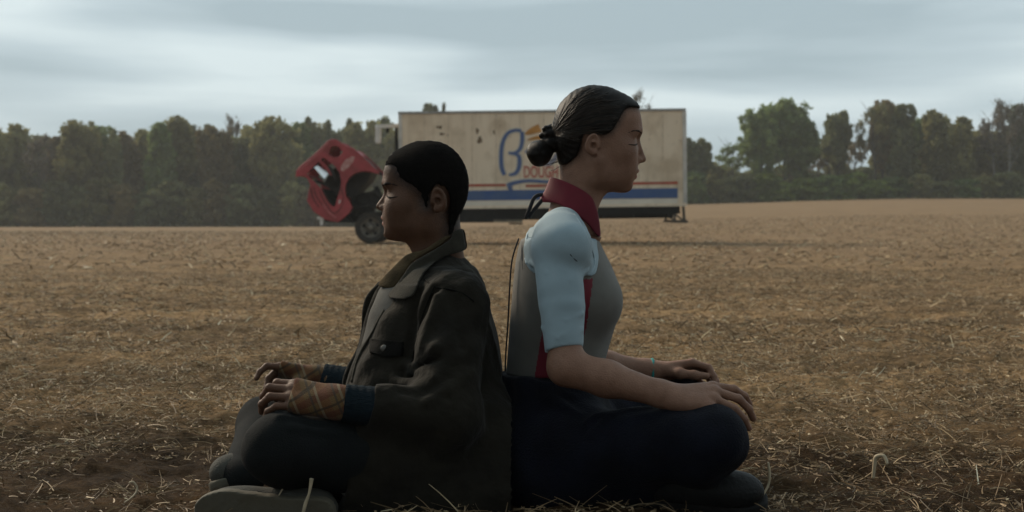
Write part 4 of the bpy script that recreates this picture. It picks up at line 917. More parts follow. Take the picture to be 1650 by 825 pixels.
sub = headR[i0[0]:i0[0] + vh.n[0], i0[1]:i0[1] + vh.n[1], i0[2]:i0[2] + vh.n[2]]; vh.n = np.array(sub.shape); vh.D = sub - .0048; vh.ax = [a[:n_] for a, n_ in zip(vh.ax, vh.n)]
Q = lambda px, py, dy=0: P(px, py, Y0) + np.array((0, dy, 0))
vh.ell(Q(960, 210), (.095, .0775, .0985), .01)
vh.op(poly_fn(hair_out, 3), vh.lo - 1, vh.lo + 9, .006, 'i')
sl, X, Yy, Z = vh.sl(vh.lo - 1, vh.lo + 9)
bx = P(885, 225, Y0)   # combed strands run from hairline to the knot
ang = np.arctan2(Z - bx[2], X - bx[0]) ; vh.D += (.00035 * np.sin(ang * 95 + 4 * np.sin(Yy * 40)) + .0004 * np.sin(ang * 31 + Yy * 90)).astype(np.float32)
for (x, y, r) in ((889, 207, .012), (880, 208, .0095), (875, 218, .0095), (886, 216, .014), (881, 227, .013), (888, 230, .016)):
    vh.ell(Q(x, y, .004 * ((x % 2) * 2 - 1)), (r, r * 1.1, r * .85), .003)
def bun(X, Yy, Z):
    c = Q(869.5, 246.5); x, y, z = X - c[0], Yy - c[1], Z - c[2]; rr = np.sqrt(x * x + y * y * .85 + z * z); a = np.arctan2(z, x)
    return rr - .0290 - .0012 * np.sin(a * 3 + rr * 220 + y * 110)
vh.op(bun, Q(869.5, 246.5) - .05, Q(869.5, 246.5) + .05, .005); vh.cap(Q(886, 230), Q(876, 240), .013, .016, .004)
vh.cap(Q(889, 240), Q(884, 247), .007, .006, .006)
hair_shadow(bodyR, skin_r, hair_out, .015, 1.3, (951, 235), 275, (.018, .011, .008))
hair_o = link('hair', vh.mesh('hair'), hair_r, R)
# combed strands and a few that stand away
Vs, Fs, k0 = [], [], 0; hr = np.random.default_rng(4)
def hair_y(x, z, s_):
    for t_ in np.arange(.09, 0, -.0012):
        q = np.array((x, Y0 + s_ * t_, z)); i = np.round((q - vh.lo) / vh.h).astype(int)
        if (i >= 0).all() and (i < vh.n).all() and vh.D[tuple(i)] < 0: return t_
    return None
kn0 = (888, 218)
for _ in range(230):
    s_ = -1 if hr.random() < .7 else 1; a0 = hr.uniform(-.55, 1.25); st_ = (kn0[0] + hr.uniform(100, 135) * math.cos(a0 * .8), kn0[1] - hr.uniform(60, 85) * math.sin(a0)); pts_ = []
    for t_ in np.linspace(0, .93, 11):
        x = st_[0] + (kn0[0] - st_[0]) * t_; y = st_[1] + (kn0[1] - st_[1]) * t_ - 16 * math.sin(t_ * 3.14) * math.sin(max(a0, 0)); w_ = P(x, y, Y0); hy = hair_y(w_[0], w_[2], s_)
        if hy is not None: pts_.append((w_[0], Y0 + s_ * (hy + .0006 + hr.random() * .0006), w_[2]))
    if len(pts_) > 4:
        V_, F_ = tube(pts_, .00055, 4); Vs.append(V_); Fs += [tuple(i + k0 for i in f) for f in F_]; k0 += len(V_)
for _ in range(16):
    c = [Q(905, 264), Q(901, 258), Q(897, 248), Q(886, 232)][hr.integers(4)] + hr.normal(size=3) * (.003, .02, .003); d = rownorm(np.array((-1, hr.normal() * .6, hr.uniform(-.9, .3)))); 
    pts_ = [c + d * t_ + np.array((0, 0, 1)) * .25 * t_ ** 1.5 * hr.normal() for t_ in np.linspace(0, .028, 5)]; V_, F_ = tube(pts_, .0004, 4); Vs.append(V_); Fs += [tuple(i + k0 for i in f) for f in F_]; k0 += len(V_)
link('hair_strands', npmesh('hair_strands', np.concatenate(Vs), Fs), mat('light_brown_strands', (.040, .026, .016), .45, .3, 30, spec=.35), hair_o)
brow_m = mat('dark_brow', (.034, .020, .014), .8, .2, 40)
def face_lines(P_, vol, segs):
    for nm, pts, r in segs:
        for s_ in (1, -1):
            out_ = []
            for (x, y, dy) in catmull(np.array(pts), 5):
                c = Q(x, y, 0); best = None   # walk inwards from the side to the skin
                for t_ in np.arange(.085, 0, -.001):
                    q = c + np.array((0, s_ * t_, 0)); i = np.round((q - vol.lo) / vol.h).astype(int)
                    if (i >= 0).all() and (i < vol.n).all() and vol.D[tuple(i)] < 0: best = q; break
                if best is not None: out_.append(best + np.array((0, s_ * dy, 0)))
            if len(out_) > 2:
                rr = np.interp(np.linspace(0, 1, len(out_)), [0, .35, 1], [r * .7, r, r * .35]); V, F = tube(out_, rr, 6, ell=.6); link(nm, npmesh(nm, V, F), brow_m, P_)
face_lines(R, vb, [('eyebrow', [(1032.5, 216, 0), (1027, 213.5, 0), (1018, 213, 0), (1009, 216.5, 0)], .0020), ('eyelashes', [(1025.5, 232.5, .001), (1020, 235.5, .001), (1009, 235, .001)], .0016)])
band = catmull(np.array([P(1051, 583, 3.36 - .0) + (0, 0, 0)]), 1) if False else None
V, F = [], []
axv = rownorm(WRf - ELf); wb = ELf + (WRf - ELf) * .93; u1 = rownorm(np.cross(axv, (0, 1, 0))); u2 = np.cross(axv, u1)
ring = [wb + u1 * math.cos(a) * .0272 + u2 * math.sin(a) * .0272 for a in np.linspace(0, 2 * math.pi, 25)]
V, F = tube(ring, .0042, 8); link('wristband', npmesh('wristband', V, F), mat('teal_elastic', (.03, .28, .26), .7, .2, 40), R)

# wetsuit top
neo_grey = mat('grey_neoprene', (.15, .14, .122), .75, .08, 20, .25, 900, spec=.25, sheen=.15); neo_blue = mat('pale_blue_neoprene', (.32, .41, .45), .7, .06, 14, .25, 900, spec=.25, sheen=.1)
neo_red = mat('dark_red_neoprene', (.17, .009, .022), .65, .12, 14, .25, 900, spec=.3, sheen=.1)
print('wetsuit')
vt = Vol((P(795, 0, 3.1)[0], 2.80, P(0, 640, 3.1)[2]), (P(1020, 0, 3.1)[0], 3.42, P(0, 275, 3.1)[2]), .003)
torso(vt, side_r, wid_r, .19)
for s_ in (1, -1):
    vt.ell(Q(956, 484, s_ * .066), (.050, .056, .052), .04); vt.cap(Q(900, 384, s_ * .12), Q(905, 395, s_ * .155), .055, .056, .04)
torsoD = vt.D.copy()
trim(vt, P(815, 603, Y0), (0.05, 0, -1), (-9, -9, -9), (9, 9, 9)); trim(vt, P(905, 314, Y0), (-.28, 0, 1), (P(845, 0, 3.1)[0], 2.7, P(0, 345, 3.1)[2]), (9, 9, 9))
tm_ = vt.mesh('wetsuit_top'); top = link('wetsuit_top', tm_, [neo_grey, neo_red], R)
co = np.zeros(len(tm_.polygons) * 3, np.float32); tm_.polygons.foreach_get('center', co); co = co.reshape(-1, 3)
redp = in_poly(co[:, 0], co[:, 2], world_poly([(950, 445), (945, 480), (940, 520), (930, 560), (926, 615), (858, 615), (866, 560), (876, 500), (880, 445)], 0)) & (np.abs(co[:, 1] - Y0) > .05)
tm_.polygons.foreach_set('material_index', redp.astype(np.int32))
# sleeves with the yoke over the shoulder
va = Vol(vt.lo, vt.lo + (vt.n - 1) * vt.h, .003); va.D = va.D[:vt.n[0], :vt.n[1], :vt.n[2]]; va.n = np.array(va.D.shape)
yoke = [(889, 300), (872, 328), (858, 350), (849, 372), (844, 400), (848, 425), (868, 440), (930, 440), (950, 440), (957, 430), (960, 412), (959, 388), (957, 368), (955, 340), (930, 310)]
va.D = np.maximum(torsoD[tuple(slice(0, k) for k in va.n)] - .0035, 0 * va.D); va.D = torsoD[tuple(slice(0, k) for k in va.n)] - .0022
sl, X, Yy, Z = va.sl(va.lo - 1, va.lo + 9); va.D = np.maximum(va.D, seg_poly(X[:, 0], Z[0, 0][None, :], world_poly(yoke, 4))[:, None, :])
va.D = np.maximum(va.D, -(torsoD[tuple(slice(0, k) for k in va.n)] + .006))
for s_, S_, E_ in ((-1, SHn, ELn), (1, SHf, ELf)):
    U_ = S_ + (E_ - S_) * .52; K_ = S_ + (E_ - S_) * .86
    va.cap(S_ + np.array((-.006, 0, -.024)), U_ + np.array((-.002, 0, 0)), .0500, .0475, .012); va.cap(P(904, 366, Y0) + np.array((0, s_ * .070, 0)), S_ + np.array((-.003, 0, -.015)), .043, .046, .02); va.cap(U_ + np.array((-.002, 0, 0)), K_ - np.array((.002, 0, 0)), .0475, .0385, .002)
    d = rownorm(E_ - S_); va.op(lambda X, Y, Z: ((X - K_[0]) * (d[0] + .10) + (Y - K_[1]) * d[1] + (Z - K_[2]) * d[2]), (-9, -9 if s_ < 0 else Y0 + .12, -9), (9, Y0 - .12 if s_ < 0 else 9, 9), .003, 'i')
add_folds(va, va.lo - 1, va.lo + 9, .0017, 70, 5, (1, 1, 1.6))
# gathers where the sleeve meets the body, and at the inside of the elbow
for (a, b, r, md) in (((946, 436), (918, 452), .0035, 'u'), ((944, 452), (915, 476), .003, 'u'), ((856, 424), (882, 440), .0035, 'u'), ((862, 444), (885, 466), .003, 'u'), ((938, 506), (912, 516), .0025, 'u'), ((938, 532), (905, 540), .0025, 'u'), ((874, 528), (900, 545), .0025, 'u')):
    pa, pb = surf(va, *a), surf(va, *b)
    if pa is not None and pb is not None: va.cap(pa + np.array((0, .001, 0)), pb + np.array((0, .002, 0)), r, r * .3, .008, md)
# the sleeve
sm = va.mesh('sleeve'); n_ = len(sm.vertices); co = np.zeros(n_ * 3, np.float32); sm.vertices.foreach_get('co', co); co = co.reshape(-1, 3)
fv = np.zeros(len(sm.polygons) * 4, np.int32); sm.polygons.foreach_get('vertices', fv); fv = fv.reshape(-1, 4); cy_ = co[fv][:, :, 1].mean(1)
trim_l = mat('pale_seam_tape', (.45, .55, .60), .6, .05, 20)
for near in (True, False):
    f_ = fv[cy_ < Y0] if near else fv[cy_ >= Y0]; u, inv = np.unique(f_, return_inverse=True); o = link('sleeve', npmesh('sleeve', co[u], inv.reshape(-1, 4)), neo_blue, top)
    o.name = 'sleeve'
    S_, E_ = (SHn, ELn) if near else (SHf, ELf)
drape_line('sleeve_hem', va, [(879, 566), (895, 568.5), (915, 568), (930, 566), (939, 563)], .0020, trim_l, top, .0005)
drape_line('sleeve_seam', va, [(868, 335), (856, 356), (848, 385), (845, 410), (848, 425)], .0014, trim_l, top, .0003)
drape_line('sleeve_seam', va, [(925, 345), (940, 368), (950, 392), (957, 412), (958, 428), (951, 442)], .0012, trim_l, top, .0003)
neo_blk = mat('black_trim', (.02, .02, .025), .7, .2, 20)
drape_line('check_mark_scuff', va, [(919, 410), (924, 416), (930, 421)], .0010, neo_blk, top, .0003)
drape_line('back_seam', vt, [(868, 336), (852, 360), (842, 388), (841, 415), (843, 440)], .0010, neo_blk, top, .0004)
# collar band around the neck
vc = Vol((P(860, 0, 3.1)[0], 2.96, P(0, 385, 3.1)[2]), (P(985, 0, 3.1)[0], 3.24, P(0, 275, 3.1)[2]), .0025)
vc.cap(Q(935, 262), Q(927, 345), .0565, .0585, .01); vc.cap(Q(965, 305), Q(948, 345), .028, .034, .03); vc.cap(Q(930, 340), Q(922, 380), .061, .070, .03); vc.cap(Q(930, 350), Q(945, 378), .05, .045, .03); vc.cap(Q(900, 300), Q(890, 325), .025, .030, .03)
inner = vc.D.copy() + .006
vc.op(poly_fn([(886, 286.5), (890, 286), (905, 291), (930, 303), (950, 316.5), (957.5, 331), (963, 352), (966, 380), (958, 377), (941, 357.5), (915, 338.5), (892, 327), (869, 324), (879, 305)], 3), vc.lo - 1, vc.lo + 9, .003, 'i')
sl, X, Yy, Z = vc.sl(vc.lo - 1, vc.lo + 9); up = (Z - P(0, 300, 3.1)[2]) + (X - P(905, 0, 3.1)[0]) * .55
vc.D = np.maximum(vc.D, np.where(up > .0, -inner, -1))
link('collar', vc.mesh('collar'), neo_red, top)
# zip cord: a loop at the nape, then hanging down the back
V, F = tube([P(*q) for q in ((893, 304, 3.10), (884, 312, 3.09), (876, 314, 3.085), (867, 314.5, 3.08), (860, 320, 3.08), (855, 332, 3.08), (850, 345, 3.08), (848, 352, 3.09))], .0042, 8, smooth_n=5, ell=.6)
link('zip_cord', npmesh('zip_cord', V, F), neo_blk, top)
V, F = tube([P(*q) for q in ((884, 310, 3.09), (872, 324, 3.08), (862, 336, 3.08), (852, 350, 3.085))], .0045, 8, smooth_n=4); link('zip_cord', npmesh('zip_cord', V, F), neo_blk, top)
V, F = tube([P(*q) for q in ((836, 384, 3.06), (825, 420, 3.06), (821, 470, 3.06), (818.5, 520, 3.06), (815, 570, 3.06), (814, 600, 3.06))], .0018, 7, smooth_n=5)
link('zip_cord', npmesh('zip_cord', V, F), neo_blk, top)

# trousers
print('trousers R')
navy = mat('navy_cotton', (.0045, .0058, .0125), .75, .25, 12, .5, 260, spec=.10, sheen=.02)
vp = Vol((P(792, 0, 3.1)[0], 2.66, -.03), (P(1235, 0, 3.0)[0], 3.56, P(0, 590, 3.1)[2]), .005)
torso(vp, side_r, wid_r, .14, off=-.008)
trim(vp, P(815, 601, Y0), (0.02, 0, 1), (-9, -9, -9), (9, 9, 9))
for H_, K_, A_ in ((HN, KN, AN), (HF, KF, AF)):
    vp.cap(H_, K_, .100, .066, .05); vp.cap(K_, K_ + (A_ - K_) * .85, .062, .050, .03)
vp.ell(P(925, 745, 3.08), (.15, .20, .10), .06); vp.ell(P(1060, 760, 3.08), (.14, .22, .06), .06); vp.ell(P(1130, 735, 2.83), (.062, .05, .055), .03)
add_folds(vp, vp.lo - 1, vp.lo + 9, .0075, 48, 2, (1, 1, 1.5)); add_folds(vp, vp.lo - 1, vp.lo + 9, .0030, 110, 4)
for (a, b, r) in (((948, 683), (1075, 655), .009), ((962, 672), (1050, 658), .008), ((955, 700), (985, 668), .008), ((885, 640), (935, 670), .009), ((880, 625), (925, 640), .006)):
    pa, pb = surf(vp, *a), surf(vp, *b)
    if pa is not None and pb is not None: vp.cap(pa, pb, r, r * .4, .014)
trim(vp, (0, 0, -.012), (0, 0, -1), (-9, -9, -9), (9, 9, 9))
tr = link('trousers', vp.mesh('trousers'), navy, R)
bl = mat('black_shoe_leather', (.010, .010, .010), .6, .3, 20, .3, 120); bs_ = mat('black_rubber_sole', (.014, .013, .012), .8, .2, 20)
shoe('shoe', 1128, 800, 2.88, (1, -.20, -.02), (-.15, -.5, 1), bl, bs_, R, .26)
shoe('shoe', 1010, 800, 3.22, (.75, .7, 0), (0, .3, 1), bl, bs_, R, .26)
# ================================================================== the person on the left, facing left
print('left person')
skin_l = skin_mat('brown_skin', (.125, .060, .034), (.093, .044, .024), (.27, .11, .085))
buzz_m = mat('cropped_black_hair', (.009, .0078, .007), .9, .3, 90, .6, 700, spec=.05)
face_l = [(625, 258), (620.6, 269), (618.4, 279), (616.5, 288.8), (615, 296.5), (616.4, 301), (619.0, 306), (618.6, 311), (615.8, 317.5), (611.6, 323), (607.8, 328.3), (605.8, 332), (606.8, 336), (609.7, 338.8), (614.5, 341), (616.0, 343.5), (615.2, 347),
          (613.2, 350.5), (614.4, 353.4), (616.8, 355.8), (615.2, 359.6), (616.4, 363), (619.6, 367), (620, 372), (618.8, 377), (620.4, 381.8), (625.2, 385.7), (635, 387.8), (646, 389), (655, 391), (660, 397), (664, 405), (668, 420), (668, 470), (775, 470), (775, 215), (640, 215)]
parts_l = [e_(662, 335, 0, (.058, .059, .076), .03, sym=False), c_(688, 362, .044, 632, 376, .010, .016, .017, .03), c_(690, 342, .055, 688, 362, .045, .014, .015, .03), e_(646, 328, .043, (.020, .019, .019), .025),
           e_(640, 280, 0, (.030, .052, .042), .03, sym=False), c_(620.5, 297.5, .004, 629, 298, .040, .009, .008, .016),
           e_(618, 310, .031, (.014, .016, .012), .014, 's'), e_(637, 311.5, .0305, (.0145, .0140, .0120), .009), c_(626.5, 317, .030, 636, 318.5, .046, .0014, .0013, .003, 's'),
           c_(621.5, 303, 0, 613, 330, 0, .0068, .0100, .010, sym=False), e_(613.8, 331.5, 0, (.0125, .0115, .0095), .006, sym=False), e_(618.8, 334.6, .0130, (.0095, .0066, .0072), .005), e_(615.6, 339.4, .0070, (.0050, .0030, .0026), .002, 's'),
           e_(630, 348, 0, (.020, .027, .018), .012, sym=False), c_(617.2, 351.6, 0, 627, 355, .023, .0084, .0042, .005), c_(619, 360.4, 0, 629, 357.6, .021, .0088, .0038, .005), c_(611, 355.8, 0, 631, 356.4, .026, .0018, .0013, .002, 's'),
           e_(631, 374.5, 0, (.017, .021, .016), .014, sym=False), e_(660, 362, .030, (.03, .02, .026), .02), e_(646, 346, .037, (.024, .017, .028), .03),
           c_(702, 340, 0, 708, 430, 0, .050, .056, .03, sym=False), c_(672, 382, 0, 692, 430, 0, .024, .030, .03, sym=False)]
wb_ = Vol(P(315, 0, 3.0) * (1, 0, 0) + (0, 2.64, -.03), P(826, 215, 3.1) + (0, .46, .0), .0025)
head(wb_, face_l, (690, 291, .0865, .084, .073), parts_l, (710.5, 322, .0165, .0265, .078), 455, -1)
headL = wb_.D.copy()
SHn, ELn, WRn = P(728, 478, 2.95), P(722, 672, 2.85), P(545, 648, 2.81)
SHf, ELf, WRf = P(728, 478, 3.25), P(700, 645, 3.35), P(512, 611, 3.36)
for S_, E_, W_ in ((SHn, ELn, WRn), (SHf, ELf, WRf)): wb_.cap(S_, E_, .045, .038, .01); wb_.cap(E_, W_, .036, .024, .01)
KNn, KNf = P(471, 636, 2.81), P(452, 597, 3.355)
s1, n1 = (-.05, -.80, -.60), (-.05, .45, -1)
hand(wb_, WRn, KNn, s1, n1, [(14, 62, 30), (8, 58, 34), (6, 50, 34), (4, 40, 30)], 1.0, thumb=[(.6, -.5, .5, .038), (.9, -.2, .3, .030), (.95, 0, .2, .024)], spread=.10)
s2, n2 = (0.05, .88, -.45), (0, -.45, -1)
hand(wb_, WRf, KNf, s2, n2, [(14, 42, 24), (62, 30, 20), (70, 30, 20), (70, 34, 20)], .94, flen=.86, thumb=[(.55, -.45, .65, .040), (.50, -.2, .85, .036), (.35, .0, .95, .028)], spread=.07)
side_l = [(742, 374), (750, 399), (762, 419), (772, 440), (780, 460), (790, 507), (797, 530), (803, 555), (808, 590), (812, 640), (812, 700), (811, 760), (806, 832), (680, 838), (550, 832), (546, 780), (551, 700), (556, 645), (564, 605), (576, 568), (594, 540), (612, 505), (631, 474), (655, 438), (690, 400)]
side_f = side_l[:16] + [(548, 700), (547, 640), (551, 606), (572, 565), (580, 533), (582, 504), (589, 481), (608, 461), (640, 430), (690, 400)]
shirt_s = [(735, 390), (762, 440), (785, 520), (795, 600), (800, 700), (800, 800), (600, 810), (572, 700), (570, 640), (573, 600), (580, 559), (588, 525), (599, 490), (610, 464), (634, 437), (670, 405)]
wid_l = [(366, .045), (378, .060), (395, .085), (412, .115), (430, .145), (455, .168), (500, .176), (560, .172), (620, .178), (680, .205), (720, .235), (780, .26), (840, .265)]
wid_s = [(p_, w_ - .045) for p_, w_ in wid_l]
torso(wb_, shirt_s, wid_s, .12, off=.012)
KNEEn, KNEEf = P(452, 723, 2.79), P(430, 688, 3.35)
HPn, HPf = P(748, 742, 3.0), P(745, 700, 3.24); ANn, ANf = P(560, 800, 3.12), P(392, 768, 3.06)
for H_, K_, A_ in ((HPn, KNEEn, ANn), (HPf, KNEEf, ANf)): wb_.cap(H_, K_, .075, .050, .02); wb_.cap(K_, K_ + (A_ - K_) * .8, .045, .034, .02)
bodyL = wb_.mesh('person'); STUB = True; flush_attr(bodyL, [(615.5, 351.5, .011, .0045, .024, .6), (617, 360, .011, .0050, .022, .65)])
Lp = link('person', bodyL, skin_l)
tag(Lp, 'cross-legged person facing left, cropped black hair, dark jacket, plaid fingerless gloves', 'person')
hair_out = [(621, 268), (625.3, 254.5), (633, 244), (646.7, 233.5), (665, 227.7), (686.7, 225.6), (702.7, 226.8), (721, 232), (737, 244), (748.5, 260.5), (755.2, 279.3), (757, 295.3), (755, 316.7), (749.5, 332.7), (741, 351), (735, 367), (732, 378), (722, 378), (723, 366), (723, 350), (725, 335), (725, 318), (721, 306), (714, 301), (705, 302), (698, 310), (694, 322), (693, 334), (688, 336), (684, 325), (680, 312), (670, 302), (658, 296), (646, 286), (641, 275), (634, 268.5)]
vh = Vol((P(612, 0, 3.1)[0], Y0 - .10, P(0, 385, 3.1)[2]), (P(765, 0, 3.1)[0], Y0 + .10, P(0, 217, 3.1)[2]), .0025)
i0 = np.round((vh.lo - wb_.lo) / wb_.h).astype(int); sub = headL[i0[0]:i0[0] + vh.n[0], i0[1]:i0[1] + vh.n[1], i0[2]:i0[2] + vh.n[2]]
vh.lo = wb_.lo + i0 * wb_.h; vh.n = np.array(sub.shape); vh.D = sub - .0034; vh.ax = [(vh.lo[i] + np.arange(vh.n[i]) * vh.h).astype(np.float32) for i in range(3)]
vh.ell(Q(690, 290), (.0905, .0765, .0880), .01); vh.ell(Q(700, 318), (.0765, .0700, .078), .02); vh.cap(Q(706, 345), Q(708, 372), .048, .044, .02)
sl, X, Yy, Z = vh.sl(vh.lo - 1, vh.lo + 9)
jag = folds(X, Yy, Z, .0022, 520, 8)
hp_ = seg_poly(X[:, 0], Z[0, 0][None, :], world_poly(hair_out, 3))[:, None, :]; vh.D = np.maximum(vh.D + .0013 * np.clip(1 + hp_ / .022, 0, 1) * (X < P(735, 0, 3.1)[0]), hp_ + jag * np.where(X > P(722, 0, 3.1)[0], .6, 1.8) + .0030)
vh.D += folds(X, Yy, Z, .0006, 900, 9)
link('hair', vh.mesh('hair'), buzz_m, Lp)
face_lines(Lp, wb_, [('eyebrow', [(617, 299.5, 0), (622, 297.5, 0), (632, 296.5, 0), (645, 300, 0)], .0038), ('eyelashes', [(626, 315.8, .001), (632, 318.8, .001), (645, 317.5, .001)], .0025)])

hair_shadow(bodyL, skin_l, hair_out, .024, 1.2, (711, 322), 392, (.014, .011, .010))
# jacket
print('jacket')
jk = mat('charcoal_canvas', (.021, .018, .0125), .9, .2, 9, 1.0, 26, spec=.10, sheen=.05, col2=(.013, .011, .008)); jk_d = mat('dark_canvas', (.009, .0085, .007), .9, .2, 12, .3, 300, spec=.1)
cord = mat('worn_corduroy', (.052, .046, .034), .9, .2, 30, .5, 500, spec=.1, sheen=.1); brown_c = mat('olive_brown_shirt', (.10, .072, .040), .9, .25, 30, .4, 300, spec=.1)
tee = mat('grey_cotton', (.12, .115, .105), .9, .12, 15, .3, 500, spec=.1)
vj = Vol((P(530, 0, 3.1)[0], 2.72, -.03), (P(826, 0, 3.1)[0], 3.50, P(0, 362, 3.1)[2]), .0045)
def jt(side, ylo, yhi):
    tmp = Vol(vj.lo, vj.lo + (vj.n - 1) * vj.h, vj.h); torso(tmp, side, wid_l, .15); return tmp.D[tuple(slice(0, k) for k in vj.n)]
A_, B_ = jt(side_l, 0, 0), jt(side_f, 0, 0)
sl, X, Yy, Z = vj.sl(vj.lo - 1, vj.lo + 9)
t_ = np.clip((Yy - (Y0 - .02)) / .04, 0, 1); vj.D = (A_ * (1 - t_) + B_ * t_).astype(np.float32)
# open front: slot between the two edges
shirtV = Vol(vj.lo, vj.lo + (vj.n - 1) * vj.h, vj.h); torso(shirtV, shirt_s, wid_s, .15); shD = shirtV.D[tuple(slice(0, k) for k in vj.n)]
slot = np.maximum(np.abs(Yy - Y0) - (.055 + .10 * np.clip(P(0, 600, 3.1)[2] - 0 + 0 * Z, 0, 0)) - .00 * X, X - P(655, 0, 3.1)[0] + .18 * (P(0, 430, 3.1)[2] - Z)); slot = np.maximum(slot, -(Z - P(0, 640, 3.1)[2]))
vj.D = np.maximum(vj.D, -np.maximum(slot, -(shD - .006)))
vj.D = np.maximum(vj.D, -(np.sqrt((X - P(690, 0, 3.1)[0]) ** 2 + (Yy - Y0) ** 2) - .062 + .6 * np.maximum(0, P(0, 420, 3.1)[2] - Z)).astype(np.float32))
lap = seg_poly(X[:, 0], Z[0, 0][None, :], world_poly([(612, 459), (603, 466), (590, 482), (583, 504), (581, 533), (573, 565), (553, 604), (546, 650), (545, 720), (640, 720), (650, 600), (650, 480)], 3))[:, None, :]
lap = np.maximum(lap, np.abs(Yy - (Y0 + .075)) - .010); h_ = np.maximum(.02 - np.abs(vj.D - lap), 0) / .02; vj.D = (np.minimum(vj.D, lap) - h_ * h_ * .005).astype(np.float32)
for s_, S_, E_, W_ in ((-1, SHn, ELn, WRn), (1, SHf, ELf, WRf)):
    U_ = S_ + (E_ - S_) * .5; C_ = E_ + (W_ - E_) * .72
    vj.cap(S_ + np.array((0.01, 0, -.012)), U_, .068, .069, .03); vj.cap(U_, E_ + np.array((0.004, 0, -.004)), .069, .061, .012); vj.cap(E_, C_, .060, .045, .03)
    d = rownorm(W_ - E_); q = E_ + (W_ - E_) * .70
    vj.op(lambda X, Y, Z: np.where(X < q[0] + .10, (X - q[0]) * d[0] + (Y - q[1]) * d[1] + (Z - q[2]) * d[2], -1), (-9, -9 if s_ < 0 else Y0 + .19, q[2] - .09), (q[0] + .08, Y0 - .19 if s_ < 0 else 9, q[2] + .09), .003, 'i')
sk = Vol(vj.lo, vj.lo + (vj.n - 1) * vj.h, vj.h); sk.D = sk.D[tuple(slice(0, k) for k in vj.n)]; sk.n = np.array(sk.D.shape)
for ya, yb in ((2.985, 2.885), (3.225, 3.30)): sk.cap(P(765, 725, ya), P(560, 742, yb), .128, .102, .04)
sk.ell(P(690, 790, 2.93), (.24, .10, .11), .05)
sk.op(lambda X, Y, Z: (P(549, 0, 2.83)[0] + .04 * np.sin(Z * 30) * .3 - X) + 0 * Y, (-9, -9, -9), (9, 9, 9), .01, 'i')
h_ = np.maximum(.04 - np.abs(vj.D - sk.D), 0) / .04; vj.D = np.minimum(vj.D, sk.D) - h_ * h_ * .01
add_folds(vj, vj.lo - 1, vj.lo + 9, .0045, 42, 3, (1, 1, .7)); add_folds(vj, P(600, 700, 2.9) - .16, P(760, 540, 2.9) + .12, .0050, 85, 7)
# creases: shoulder, armpit, crumpled elbow
for (a, b, r, md) in (((700, 470), (668, 540), .010, 's'), ((676, 468), (662, 560), .008, 's'), ((655, 590), (700, 610), .010, 'u'), ((640, 614), (690, 622), .011, 'u'), ((645, 628), (720, 640), .008, 's'), ((650, 600), (705, 578), .007, 's'), ((690, 648), (760, 600), .009, 'u'), ((700, 560), (660, 600), .008, 'u'), ((725, 470), (745, 560), .007, 's'), ((705, 480), (680, 560), .008, 'u')):
    pa, pb = surf(vj, *a), surf(vj, *b)
    if pa is not None and pb is not None: vj.cap(pa, pb, r, r * .5, .016, md)
trim(vj, (0, 0, -.012), (0, 0, -1), (-9, -9, -9), (9, 9, 9))
jacket = link('jacket', vj.mesh('jacket'), jk, Lp)
sv = Vol(vj.lo, vj.lo + (vj.n - 1) * vj.h, vj.h); sv.D = shD.copy(); sv.n = np.array(shD.shape); sv.ax = vj.ax
add_folds(sv, sv.lo - 1, sv.lo + 9, .003, 60, 13); trim(sv, P(0, 0, 3.1) * 0 + (0, 0, P(0, 700, 3.1)[2]), (0, 0, -1), (-9, -9, -9), (9, 9, 9))
sv.op(lambda X, Y, Z: np.sqrt((X - P(694, 0, 3.1)[0]) ** 2 + (Y - Y0) ** 2) - .058 + .9 * np.maximum(0, P(0, 425, 3.1)[2] - Z), (-9, -9, P(0, 520, 3.1)[2]), (9, 9, 9), .004, 's')
link('shirt', sv.mesh('shirt'), tee, Lp)
# collar leaves
cvv = Vol((P(600, 0, 3.1)[0], 2.92, P(0, 482, 3.1)[2]), (P(760, 0, 3.1)[0], 3.28, P(0, 360, 3.1)[2]), .003)
cvv.cap(Q(712, 352), Q(700, 405), .056, .068, .02); cvv.cap(Q(700, 405), Q(668, 460), .068, .088, .03); cvv.cap(Q(722, 390), Q(725, 400), .052, .05, .03)
ct = Vol(cvv.lo, cvv.lo + (cvv.n - 1) * cvv.h, .003); torso(ct, side_l, wid_l, .15); CD = np.minimum(cvv.D, ct.D[tuple(slice(0, k) for k in cvv.n)] - .004); c0 = cvv.D.copy()
sl, X, Yy, Z = cvv.sl(cvv.lo - 1, cvv.lo + 9)
cvv.D = np.maximum(CD - .004, seg_poly(X[:, 0], Z[0, 0][None, :], world_poly([(733, 372), (746, 369.5), (750, 386), (750, 402), (730, 408), (711, 416), (696, 428), (685, 444), (676, 466), (668, 474), (648, 477), (629, 474), (640, 460), (655, 440), (668, 422), (700, 403), (727, 386)], 3))[:, None, :])
cvv.D = np.maximum(cvv.D, -(c0 + .006)); cvv.D += folds(X, Yy, Z, .0012, 90, 4)
link('collar', cvv.mesh('collar'), cord, jacket)
cvv.D = np.maximum(np.minimum(CD, c0) + .0035, seg_poly(X[:, 0], Z[0, 0][None, :], world_poly([(727, 383), (700, 402), (668, 421), (654, 440), (640, 460), (626, 462), (612, 459), (620, 446), (636, 431), (652, 414), (664, 407), (690, 399), (720, 380)], 3))[:, None, :])
cvv.D = np.maximum(cvv.D, -(c0 + .012)); cvv.D += folds(X, Yy, Z, .0016, 110, 6)
link('shirt_collar', cvv.mesh('shirt_collar'), brown_c, Lp)
drape_line('front_edge', vj, [(633, 477), (616, 505), (600, 536), (582, 566), (573, 590), (567, 615)], .0032, cord, jacket, .0005)
drape_line('shoulder_seam', vj, [(684, 450), (700, 462), (722, 466), (745, 472), (764, 486)], .0022, jk_d, jacket, .0003)
